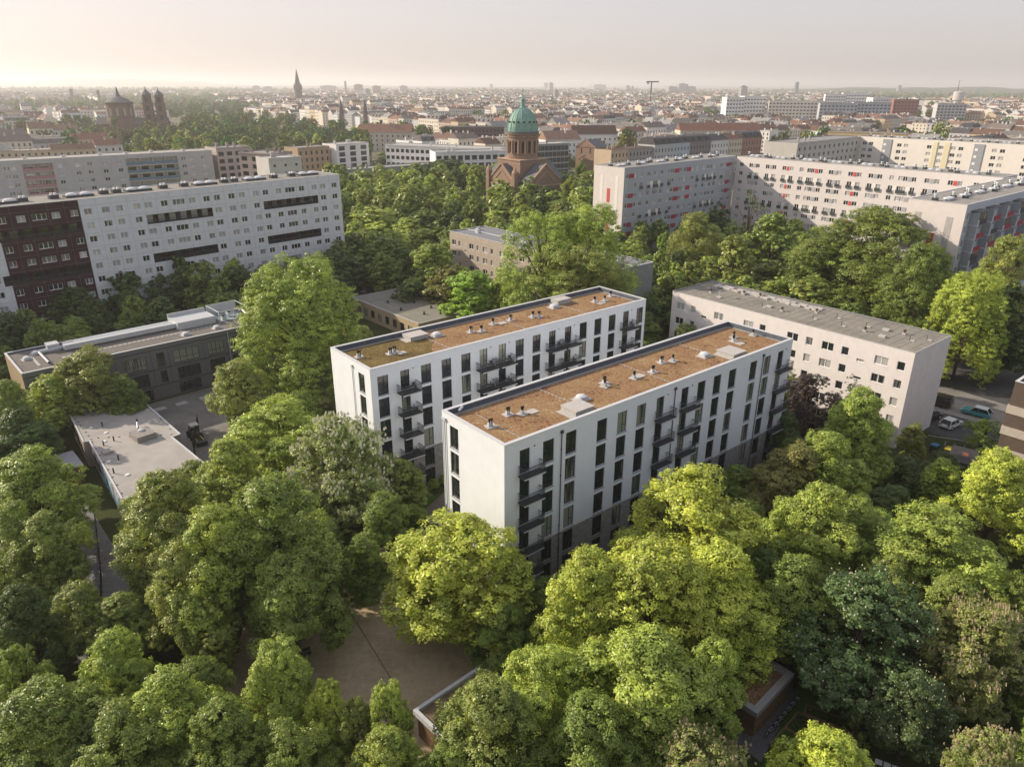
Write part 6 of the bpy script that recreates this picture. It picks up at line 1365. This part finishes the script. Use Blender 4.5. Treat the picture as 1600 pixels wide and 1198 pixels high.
TREES=[
(17.2,59.5,15.4,17.0,'irr','YG','tall yellow-green maple whose top reaches the lower windows of the shaded long facade'),
(6.5,49.2,9.6,15.0,'irr','YG','rounded yellow-green maple at the corner of the nearer white block, left of the tall one'),
(12.0,50.0,14.1,15.5,'round','YG','broad bright maple in front of the tallest yellow-green crown near the middle'),
(9.8,42.1,13.1,13.0,'irr','LG','mid green maple low in the centre with darker shaded flank'),
(17.7,51.2,11.4,14.5,'irr','YG','narrow yellow-green maple on the right flank of the tall crown cluster'),
(2.4,42.4,7.9,11.5,'round','LG','small light maple behind the flat playground roof'),
(-1.7,39.3,8.5,11.0,'round','OL','olive maple just right of the concrete edged flat roof'),
(5.7,37.8,9.3,11.0,'irr','MG','green maple at the bottom edge below the bright crown cluster'),
(-4.9,56.4,14.9,13.0,'dome','YG','wide domed chestnut standing before the blank end wall of the nearer white block'),
(-20.0,75.8,12.2,14.5,'dome','WB','chestnut covered in creamy white blossom beside the further white block'),
(-34.1,112.0,22.3,25.0,'tall','LG','tall pale poplar rising above the school roof, left of both white blocks'),
(-39.7,98.7,11.2,13.0,'irr','OL','olive maple at the foot of the tall poplar'),
(-30.3,85.5,15.4,12.5,'round','LG','light green maple between the yard and the blossoming chestnut'),
(-33.1,75.0,8.9,12.0,'round','LG','pale maple beside the flat grey kindergarten roof'),
(-22.3,57.9,14.1,17.0,'irr','MG','big leafy green maple at the centre of the left grove'),
(-26.2,54.7,11.0,16.0,'irr','LG','green maple in the left grove below the flat grey roof'),
(-34.4,61.9,11.1,15.0,'irr','OL','olive tinted maple overlapping the lower end of the flat grey roof'),
(-29.2,53.3,7.7,13.0,'irr','OL','olive maple with ragged tip in the middle of the left grove'),
(-19.7,52.8,10.5,12.0,'irr','MG','dark maple shading the sand court'),
(-26.4,51.0,5.5,9.0,'loose','OL','small ragged maple between the path and the sand court'),
(-65.3,104.2,10.6,13.0,'round','OL','yellowish round tree before the long grey school facade'),
(-69.3,100.2,8.3,10.0,'round','LG','light tree near the left end of the school'),
(-59.1,102.4,6.3,9.0,'round','MG','small green tree tucked against the school facade'),
(-68.2,90.7,7.1,13.0,'irr','MG','green tree at the left picture edge beside the school end'),
(-66.3,88.1,10.2,10.0,'irr','DG','dark tree left of the wooden shed'),
(-52.4,69.6,12.2,13.5,'irr','LG','large pale topped maple on the far left below the shed'),
(-45.0,59.4,8.4,12.0,'irr','MG','dark green maple left of the grey path'),
(-49.3,61.2,8.3,12.0,'irr','MG','dark maple at the left edge, halfway down'),
(-41.8,50.2,6.2,11.0,'irr','DG','dark maple at the left edge beside the shaded path'),
(-31.6,45.5,6.4,10.0,'irr','LG','maple with pale tips below the shaded path'),
(-33.1,39.3,9.5,11.0,'round','MG','broad green maple in the lower left corner'),
(-38.4,44.2,4.3,10.0,'loose','MG','slim green maple at the left edge above the corner crown'),
(-25.0,40.6,7.7,11.0,'irr','LG','light green maple in the lower left, right of the path'),
(-27.1,37.7,8.3,10.0,'round','MG','green maple at the bottom edge, left part'),
(-20.4,38.3,7.4,10.0,'round','MG','mid green maple at the bottom edge below the sand court'),
(-17.9,43.1,6.4,11.0,'tall','LG','pale pyramidal young lime beside the sand court'),
(-13.9,41.4,3.9,9.0,'tall','YG','narrow yellowish lime at the lower edge of the sand court'),
(-11.7,40.8,3.6,8.0,'tall','OL','slim olive lime between two pale limes below the sand court'),
(-9.0,40.8,3.9,9.5,'tall','LG','pointed light lime left of the flat playground roof'),
(-15.4,37.6,6.4,9.0,'round','MG','low green maple under the pyramidal lime'),
(-8.8,37.5,5.9,8.5,'round','LG','low light green maple at the bottom edge left of the flat roof'),
(-4.3,36.9,5.8,8.0,'round','MG','low green maple at the bottom edge before the flat roof'),
(-13.8,68.4,7.2,9.0,'irr','MG','dark fresh green tree between the two chestnuts'),
(-15.3,61.4,6.3,8.0,'irr','MG','small dark tree behind the red climbing frame'),
(32.1,72.6,11.0,13.0,'irr','BR','brownish olive maple at the right end of the shaded long facade'),
(44.0,83.5,11.0,15.0,'irr','LG','bright green maple in front of the pinkish grey block'),
(35.7,73.1,11.1,14.0,'irr','LG','olive maple right of the brownish one by the white block'),
(30.0,60.8,12.3,14.5,'irr','LG','green maple in the middle of the right grove'),
(27.3,61.1,8.2,13.0,'irr','LG','green maple between the tall yellow crown and the right grove'),
(25.1,53.0,9.3,12.0,'irr','MG','dark shaded maple right of the tall yellow crown'),
(35.0,62.7,9.1,12.0,'irr','MG','dark green maple above the pale olive chestnut'),
(23.3,55.5,5.8,11.0,'irr','DG','dark maple tucked behind the flank of the tall yellow crown'),
(44.1,99.4,8.7,11.0,'loose','PU','thin dark purple leaved plum before the pinkish grey block'),
(46.1,89.2,9.3,14.0,'weep','OL','hanging birch before the windows of the pinkish grey block'),
(38.0,93.4,5.9,8.0,'round','DG','dark round tree at the far end of the nearer white block'),
(55.9,91.1,4.2,7.0,'round','OL','small olive tree at the foot of the grey gable wall'),
(49.3,80.9,7.0,7.0,'round','DG','low dark tree behind the recycling bins'),
(43.6,72.0,7.9,8.0,'irr','DG','dark tree between the bins and the pale olive crown'),
(39.6,57.7,14.9,13.5,'round','LG','wide pale olive maple in the right foreground'),
(34.4,54.5,7.6,11.0,'irr','OL','olive maple between the wide pale one and the candle bearing chestnut'),
(29.6,49.0,12.6,12.5,'dome','WC','dark chestnut dotted with white candle blossoms'),
(38.1,50.9,7.8,11.0,'round','OL','olive maple right of the candle bearing chestnut'),
(38.2,47.3,9.1,11.5,'dome','PK','chestnut tinged with pinkish blossom in the lower right'),
(31.0,42.7,6.4,9.0,'dome','WC','smaller chestnut with a few candles below the big one'),
(54.2,70.8,11.6,13.0,'irr','YG','yellow-green maple on the right edge below the dark facade'),
(43.7,52.0,4.9,11.0,'round','MG','green maple cut by the right edge in the foreground'),
(21.5,36.2,7.9,9.5,'round','YG','sunlit yellow-green maple at the bottom edge below the raised beds'),
(12.7,36.1,8.1,9.5,'dome','PK','pinkish blossomed chestnut at the bottom edge near the centre'),
(33.2,36.8,5.8,9.0,'dome','PK','pinkish chestnut in the lower right corner'),
(27.7,43.7,2.8,4.5,'conic','MG','small spruce beside the raised planting beds'),
(80.9,124.1,14.7,20.4,'tall','YG','tall yellow-green tree beyond the parked cars'),
(95.9,139.2,14.8,23.5,'irr','OL','olive tree on the right edge before the slab with red balconies'),
(88.5,124.4,11.1,17.8,'irr','DG','dark tree on the right edge behind the street'),
(78.1,157.2,34.8,25.9,'irr','MG','very large spreading tree in front of the gabled slab with red panels'),
(71.2,160.6,23.3,18.5,'irr','MG','wide green tree left part of the mass before the long pinkish slab'),
(77.9,136.1,15.2,22.8,'irr','MG','dark loose tree beside the slab corner with balconies'),
(67.0,188.6,17.0,19.8,'round','MG','round green tree between the two big slabs'),
(65.4,204.0,11.5,23.9,'bare','DG','half bare dark tree rising in front of the gap between the slabs'),
(47.4,189.1,17.0,20.0,'irr','OL','olive tree before the slab with dark red panels'),
(52.4,171.1,12.3,17.7,'irr','OL','thin olive tree right of the conical one'),
(35.3,171.7,7.9,17.9,'conic','MG','slim conical tree beside the grey gable'),
(60.3,169.8,14.8,12.0,'irr','OL','olive bushy tree behind the flat grey roof edge'),
(47.5,172.8,11.7,11.0,'irr','OL','low olive tree behind the left end of the grey flat roof'),
(63.3,150.3,16.2,12.0,'irr','OL','olive tree behind the middle of the grey flat roof'),
(6.0,140.7,20.4,27.5,'loose','LG','loose poplar standing before the beige block, left one of the pair'),
(15.5,144.7,22.3,28.5,'loose','LG','loose poplar standing before the beige block, right one of the pair'),
(11.1,133.5,21.6,23.0,'loose','OL','lower loose poplar close behind the further white block'),
(-8.6,154.5,15.1,13.0,'dome','YB','bright fresh green tree beside the beige block'),
(-14.6,162.4,12.6,12.0,'round','BR','brownish tree left of the bright fresh green one'),
(-19.2,173.8,14.2,15.0,'dome','LG','green tree left of the beige block'),
(-32.8,186.3,16.9,14.0,'round','MG','round green tree between the long slab and the beige block'),
(-44.4,179.1,14.6,12.0,'round','DG','dark tree at the foot of the long pale slab'),
(-39.3,183.9,10.6,9.0,'round','DG','dark tree behind the parked silver car'),
(-23.8,164.9,9.6,8.0,'round','DG','low dark tree above the annexe roof'),
(-89.4,143.6,11.3,12.0,'round','DG','dark bluish tree by the maroon part of the slab'),
(-83.9,153.5,12.7,12.5,'round','DG','dark tree before the junction of maroon and white walls'),
(-82.5,152.4,6.7,10.0,'round','OL','small tree with lit olive top between two dark ones'),
(-79.0,158.7,8.5,11.0,'irr','DG','dark slim tree before the white slab'),
(-74.8,161.8,9.4,14.0,'irr','DG','dark pointed tree before the white slab'),
(-68.5,157.4,9.1,14.0,'dome','OL','chestnut with lit top before the white slab'),
(-62.4,161.8,12.6,12.0,'round','DG','dark round tree left of the tall poplar'),
(-54.9,163.9,11.1,12.0,'round','DG','dark tree hidden partly behind the tall poplar'),
(-41.8,229.1,23.7,15.0,'irr','LG','light green park tree at the end of the long slab'),
(-49.2,235.9,13.3,13.0,'irr','OL','olive park tree touching the slab end'),
(-30.4,217.7,18.5,14.0,'irr','LG','light park tree in the second row left'),
(-65.2,332.6,26.0,15.0,'round','MG','park tree before the long low balcony block'),
(-51.4,359.2,23.0,14.0,'round','MG','park tree right of the low balcony block'),
(-30.3,355.0,34.2,18.0,'round','DG','large dark park tree left of the church'),
(-17.7,372.7,18.7,14.0,'round','MG','park tree close to the church gable'),
(-40.8,296.4,16.5,13.0,'round','MG','rounded park tree in the middle distance'),
(-19.0,274.2,19.1,14.0,'round','MG','round park tree below the church gable'),
(-4.2,311.7,17.3,13.0,'round','LG','lit park tree directly below the church gable'),
(4.9,301.0,22.3,13.0,'round','LG','light park tree under the church nave'),
(22.2,330.2,21.2,15.0,'round','DG','deep green tree right of the church'),
(29.4,302.1,16.7,13.0,'round','MG','green tree against the striped gable wall'),
(13.1,257.5,19.2,13.0,'irr','MG','park tree behind the loose poplars'),
(-6.7,250.0,16.4,13.0,'round','MG','park tree in the row above the beige block'),
(-2.0,213.1,16.1,13.0,'irr','MG','park tree just behind the beige block'),
(-72.4,438.3,23.9,12.0,'round','DG','dark tree before the modern white house'),
(32.7,464.0,16.8,12.0,'round','MG','tree between the church and the brick chapel'),
(-72.8,493.5,31.3,14.0,'round','MG','tree beside the modern white facade'),
(-10.1,461.1,12.5,11.0,'round','MG','small tree left of the church drum'),
(-27.9,242.4,13.6,12.0,'round','MG','green park tree behind the green clump left of centre'),
(29.8,231.0,15.2,14.0,'round','MG','tree at the foot of the striped gable wall'),
(31.2,97.6,4.1,5.0,'round','DG','low shrub mass hidden beside the white block'),
(69.0,95.6,6.0,5.5,'loose','LG','thin young tree with sparse leaves at the asphalt edge'),
(15.6,43.8,7.0,11.0,'irr','LG','light maple beside the mossy timber pavilion roof'),
(-11.2,70.9,4.7,6.0,'irr','MG','small tree at the near end of the courtyard lawn'),
]
for r in TREES: tree(*r)
# hand-listed groups of trees beyond the park
g=random.Random(5)
def near_where(x,y):
    a_=x/y; return ('far left' if a_<-.5 else 'left' if a_<-.32 else 'left of the spire' if a_<-.2 else 'between the spire and the green dome' if a_<0 else 'just right of the green dome' if a_<.2 else 'right of centre' if a_<.42 else 'far right')
spots=[]
for (a,b,r) in GREEN[:17]:
    for k in range(max(3,int(r/5.5))):
        an,q=g.random()*6.28,r*math.sqrt(g.random()); spots.append((a+q*math.cos(an),b+q*math.sin(an)))
# park between the slabs, behind the hand-placed rows
for k in range(20): spots.append((g.uniform(-230,-90),g.uniform(330,470)))
for k in range(16): spots.append((g.uniform(60,230),g.uniform(300,480)))
BLD=[(4,300,21),(-75,277,22),(-50,345,30),(75,410,30),(120,450,30),(41,429,14),(105,270,60),(-71,277,16),(-38,374,14),(-15,385,20),(30,425,24),(165,350,45),(200,320,30),(140,330,40),(-110,300,25),(-50,415,30),(-20,400,20),(-90,425,18)]
n_=0
for (x,y) in spots:
    if blocked(x,y,BLD,0) or (330<y and blocked(x,y,[(mid(c)[0],mid(c)[1],9) for c in near])): continue
    kd='poplar' if g.random()<.12 else 'far'; c=g.choice(['MG','MG','LG','DG','OL','LG','YG'])
    lab={'MG':'mid green','LG':'light green','DG':'deep green','OL':'olive','YG':'yellow-green'}[c]
    if kd=='far' or n_>9000: mass_tree(x,y,g.uniform(9,15),g.uniform(12,18),'far',c); continue
    if False: tree(x,y,g.uniform(9,15) if kd=='far' else 5.5,g.uniform(12,18) if kd=='far' else 20,kd,c,'%s %s tree in the wooded patches of the town %s'%(lab,'slim' if kd=='poplar' else 'round',near_where(x,y)),'trees among the distant houses'); n_+=1
    mass_tree(x,y,5.5,20,'poplar',c)
for (x,y,l) in ((-395,700,'dark slim poplar left of the distant domed tower'),(-330,640,'tall slim poplar on the left before the roofs'),(-47,520,'dark column tree before the red roofed hall'),(-44,523,'second dark column tree beside it')):
    tree(x,y,9,24,'poplar','DG',l)
# distant woods and yard trees: one joined mass
def blobs(n,seed):
    r_=np.random.default_rng(seed); ico=[]
    import bmesh
    bm=bmesh.new(); bmesh.ops.create_icosphere(bm,subdivisions=1,radius=1); V0=np.array([v.co[:] for v in bm.verts]); F0=np.array([[v.index for v in f.verts] for f in bm.faces]); bm.free()
    P=[]
    while len(P)<n:
        if r_.random()<.62:
            a,b,q=GREEN[r_.integers(len(GREEN))]; 
            if b<1500: continue
            an=r_.random()*6.28; d=q*math.sqrt(r_.random()); x,y=a+d*math.cos(an),b+d*math.sin(an)
        else:
            y=1500*math.exp(r_.random()*math.log(6000/1500)); x=r_.uniform(-.78,.78)*y
            if blocked(x,y,[(0,300,260)]+TAKEN[:12]): continue
        P.append((x,y,r_.uniform(4,8)*(1+max(0,y-2000)/3000)))
    P=np.array(P); V=[];F=[];C=[]
    for i,(x,y,s) in enumerate(P):
        v=V0*(1+r_.normal(size=(len(V0),1))*.16)*[s,s,s*.95]+[x,y,s*.8+r_.uniform(3,9)]; V.append(v); F.append(F0+i*len(V0)); C.append(np.repeat([[r_.uniform(.035,.12),r_.uniform(.075,.145),.03,1]],len(F0),0))
    V=np.concatenate(V);F=np.concatenate(F); me=bpy.data.meshes.new('distant_trees'); me.from_pydata(V.tolist(),[],F.tolist()); a=me.attributes.new('tint','FLOAT_COLOR','FACE'); a.data.foreach_set('color',np.concatenate(C).astype(np.float32).ravel())
    m=mat('tree_tint',(.06,.1,.03),.9,.35,.35,spec=.1); n_=m.node_tree; at=n_.nodes.new('ShaderNodeAttribute'); at.attribute_name='tint'
    mixn=[x for x in n_.nodes if x.type=='MIX' and x.blend_type=='MULTIPLY'][0]; n_.links.new(at.outputs['Color'],mixn.inputs[6]); me.materials.append(m)
    return me
add('distant_trees',blobs(7000,3),None,'mass of small distant trees scattered between the far houses','trees',None,'stuff')
def leaf_clouds(n,seed):
    r_=np.random.default_rng(seed); P=[]; tr=0
    while len(P)<n and tr<20000:
        tr+=1
        if r_.random()<.6:
            a,b,q=GREEN[r_.integers(len(GREEN))]
            if b>1700 or b<640: continue
            an=r_.random()*6.28; d=q*math.sqrt(r_.random()); x,y=a+d*math.cos(an),b+d*math.sin(an)
        else:
            y=480*math.exp(r_.random()*math.log(1500/480)); x=r_.uniform(-.78,.78)*y
            if blocked(x,y,TAKEN): continue
            if blocked(x,y,[(mid(c)[0],mid(c)[1],8) for c in near]): continue
        P.append((x,y,r_.uniform(4.5,7.5)))
    V=[];C=[]
    for (x,y,s_) in P:
        k=230; e=unit(r_.normal(size=(k,3))); lob=unit(r_.normal(size=(9,3)))*[.5,.5,.45]; li=r_.integers(0,9,k)
        p=(lob[li]+e*r_.uniform(.35,.6,9)[li][:,None])*s_*[1,1,1.1]+[x,y,s_*1.15+r_.uniform(2,6)]; nn=unit(e+r_.normal(size=(k,3))*.4); t1=unit(np.cross(nn,unit(r_.normal(size=(k,3))))); t2=np.cross(nn,t1); z=(r_.uniform(.7,1.3,k)*s_*.16)[:,None]
        V.append(np.stack([p-t1*z,p+t2*z,p+t1*z,p-t2*z],1).reshape(-1,3)); g_=r_.uniform(.8,1.25,9)[li]; b_=np.array([r_.uniform(.06,.16),r_.uniform(.12,.19),.03])
        C.append(np.concatenate([b_*g_[:,None],np.ones((k,1))],1))
    me=quads('yard_trees',np.concatenate(V),np.zeros(len(P)*230),MATS['tree_tint']); a=me.attributes.new('tint','FLOAT_COLOR','FACE'); a.data.foreach_set('color',np.concatenate(C).astype(np.float32).ravel()); return me
add('yard_trees',leaf_clouds(1000,5),None,'mass of trees in yards and along streets between the nearer town houses','trees',None,'stuff')
# filler trees: the park and groves close up between the hand-placed trees
def inpoly(x,y,pts):
    c=False; n=len(pts)
    for i in range(n):
        (x0,y0),(x1,y1)=pts[i],pts[i-1]
        if (y0>y)!=(y1>y) and x<(x1-x0)*(y-y0)/(y1-y0)+x0: c=not c
    return c
def rect(o,a,L,W,m):
    c,s_=math.cos(a),math.sin(a); return [(o[0]+u*c-v*s_,o[1]+u*s_+v*c) for u,v in ((-m,-m),(L+m,-m),(L+m,W+m),(-m,W+m))]
NOGO=[rect((-16.891,80.530),.6885,49.35,10.25,3.2),rect((-.7034,60.964),.6885,49.63,10.38,3.4),rect((29.54,130.45),2.26-PI,43.3,12.2,4),rect((-112.9,122.7),.828,100,12,4.5),rect((32.24,217.34),.7455,58.8,11.5,4),rect((75.6,256),-.855,79.5,11.5,4),
 rect((91.9,149.8),.70,60,11.6,4),rect((-16.2-6.7,189-6.0),-.845,57,20,4),rect((-37.5,165.5),-.845,27,13,4),rect((-74,102.1),.751,46,12.5,5),rect((59.5,79.8),-.88,30,12,3),rect((4-15,300-12),.6885,22,22,6),
 [(-70,102),(-62,86),(-46,71),(-34,80),(-46,96),(-56,110)],[(-62,112),(-49,125),(-36,116),(-42,96),(-38,84),(-48,90)],[(-27,53),(-21,63),(-18,73),(-12,72),(-6,60),(-2,50),(-9,43),(-20,44)],
 [(-19,67),(-10,68),(-2,72),(38,101),(26,112),(-8,88)],[(58,110),(60,95),(66,86),(72,88),(76,93),(100,114),(114,160),(96,170),(74,125)],[(15,47),(20,41),(29,41),(31,48),(25,57)],[(-9.5,44),(-3,38.5),(3.5,45.5),(-3,52)],[(-60,84),(-53,79),(-44,70),(-36,60),(-36,55),(-42,54),(-48,64),(-55,74),(-62,86)],[(-66,94),(-66,82),(-54,82),(-54,94)]]
NOGO+=[[(52,84),(52,99),(67,107),(70,84)],[(-68,78),(-68,95),(-55,92),(-52,78)],[(-42,128),(-2,122),(-2,150),(-14,168),(-42,176)]]
placed=[(r[0],r[1],r[2]) for r in TREES]
gf=random.Random(21); MAXD=212
def fill(x0,x1,y0,y1,n,hlo,hhi,wlo,whi,cols,where_,sep,kinds=('irr','round')):
    k=0
    for _ in range(n):
        x,y=gf.uniform(x0,x1),gf.uniform(y0,y1); w_=gf.uniform(wlo,whi)
        if abs(x)>y*.80+12 or any(inpoly(x,y,p) for p in NOGO) or any((x-a)**2+(y-b)**2<((w_+c)*sep)**2 for a,b,c in placed): continue
        placed.append((x,y,w_)); c=gf.choice(cols); a_=x/y
        lab={'MG':'mid green','LG':'light green','DG':'deep green','OL':'olive','YG':'yellow-green','BR':'brownish'}[c]
        pos=('at the far left' if a_<-.45 else 'left of centre' if a_<-.15 else 'near the centre' if a_<.15 else 'right of centre' if a_<.4 else 'at the far right')
        if math.hypot(x,y)>MAXD: mass_tree(x,y,w_,gf.uniform(hlo,hhi),'far',c); continue
        nr=sorted(TREES,key=lambda r:(r[0]-x)**2+(r[1]-y)**2); hh=gf.uniform(hlo,hhi); kk=gf.choice(kinds); lb=None
        for r in nr[:4]:
            ref=' '.join(r[6].split()[:8]); ref=ref[:-4] if ref.endswith(' the') else ref
            rel='behind' if y-r[1]>abs(x-r[0]) else 'in front of' if r[1]-y>abs(x-r[0]) else 'left of' if x<r[0] else 'right of'
            for ad in ('low','rounded' if kk=='round' else 'ragged'):
                lb=uniq('%s %s tree %s the %s'%(ad,lab,rel,ref))
                if lb: break
            if lb: break
        if not lb: continue
        tree(x,y,w_,hh,kk,c,lb,'trees filling the grove'); k+=1
    return k
n1=fill(-75,75,30,100,900,6.5,9,5.5,8.5,['LG','MG','MG','DG','OL'],'the shaded gaps of the grove',.30)
n2=fill(-120,130,100,150,700,8.5,12,6.5,9.5,['DG','MG','MG','OL'],'the strip between the blocks',.32)
n3=fill(-75,95,150,232,1200,9.5,13.5,8,12,['MG','LG','MG','DG','OL','LG'],'the park behind the blocks',.30)
n4=fill(-85,72,228,345,1500,14,19,10,15,['MG','LG','DG','MG','OL','LG'],'the park around the domed church',.30)
print('fill',n1,n2,n3,n4)
def merge_mass():
    V=[];C=[];Rn=[]
    for i,(x,y,w_,h,kind,rz,cc) in enumerate(MASS):
        me=V_['poplar' if kind=='poplar' else 'far%d'%(i%3)][0]; n=len(me.vertices); v=np.empty(n*3,dtype=np.float32); me.vertices.foreach_get('co',v); v=v.reshape(-1,3)
        r_=np.empty(n//4,dtype=np.float32); me.attributes['rnd'].data.foreach_get('value',r_)
        s_=w_/10.2 if kind!='poplar' else w_/5; H0=15 if kind!='poplar' else 18; c_,sn=math.cos(rz),math.sin(rz)
        q=np.stack([(v[:,0]*c_-v[:,1]*sn)*s_+x,(v[:,0]*sn+v[:,1]*c_)*s_+y,v[:,2]*h/H0],1); V.append(q); Rn.append(r_); C.append(np.tile([*cc,1.],(n//4,1)))
    me=quads('tree_mass',np.concatenate(V),np.concatenate(Rn),leaf_t); a=me.attributes.new('tint','FLOAT_COLOR','FACE'); a.data.foreach_set('color',np.concatenate(C).astype(np.float32).ravel()); print('mass',len(MASS),len(V[0])); return me
add('tree_mass',merge_mass(),None,'mass of trees closing the park and the green patches of the town','trees',None,'stuff')
# undergrowth and hedges near the blocks
def shrubs(name,label,pts,s,c,n=1):
    for i,(x,y) in enumerate(pts):
        tree(x,y,s*g.uniform(.9,1.2),s*g.uniform(.9,1.2),'round',c,label[i] if isinstance(label,list) else label,name,name='shrub')
hedge=[(68.0+i*1.6,93.2-i*.5) for i in range(4)]+[(60.5+i*1.7,86.5-i*1.3) for i in range(4)]
shrubs('clipped hedges by the shelter','dark clipped hedge bush around the bin shelter',hedge,2.6,'DG')
shrubs('shrubs under the shaded facade','dark shrub in the planted strip under the shaded long facade',[(4+i*3.1,57+i*2.5) for i in range(10)],3.2,'MG')
shrubs('shrubs on the lawn','small leafy shrub at the foot of the further white block',[(-13.5+i*1.5,82.5+i*1.2) for i in range(5)],1.5,'LG')

# ------------------------------------------------------------------ haze over the whole scene
HZ=.00016
if HZ:
    mb=MB(); mb.box(-21500,21500,-450,21500,-1.5,260,None) if False else None
    me=bpy.data.meshes.new('haze'); X0,X1,Y0,Y1,Z0,Z1=-21500,21500,-450,21500,-1.5,175
    me.from_pydata([(X0,Y0,Z0),(X1,Y0,Z0),(X1,Y1,Z0),(X0,Y1,Z0),(X0,Y0,Z1),(X1,Y0,Z1),(X1,Y1,Z1),(X0,Y1,Z1)],[],[(0,3,2,1),(4,5,6,7),(0,1,5,4),(1,2,6,5),(2,3,7,6),(3,0,4,7)])
    hm=bpy.data.materials.new('haze'); hm.use_nodes=True; n=hm.node_tree; n.nodes.remove(n.nodes['Principled BSDF']); pv=n.nodes.new('ShaderNodeVolumePrincipled')
    pv.inputs['Color'].default_value=(.93,.93,.93,1); pv.inputs['Density'].default_value=HZ; pv.inputs['Anisotropy'].default_value=.35
    n.links.new(pv.outputs[0],n.nodes['Material Output'].inputs['Volume']); me.materials.append(hm)
    add('haze',me,kind='stuff')
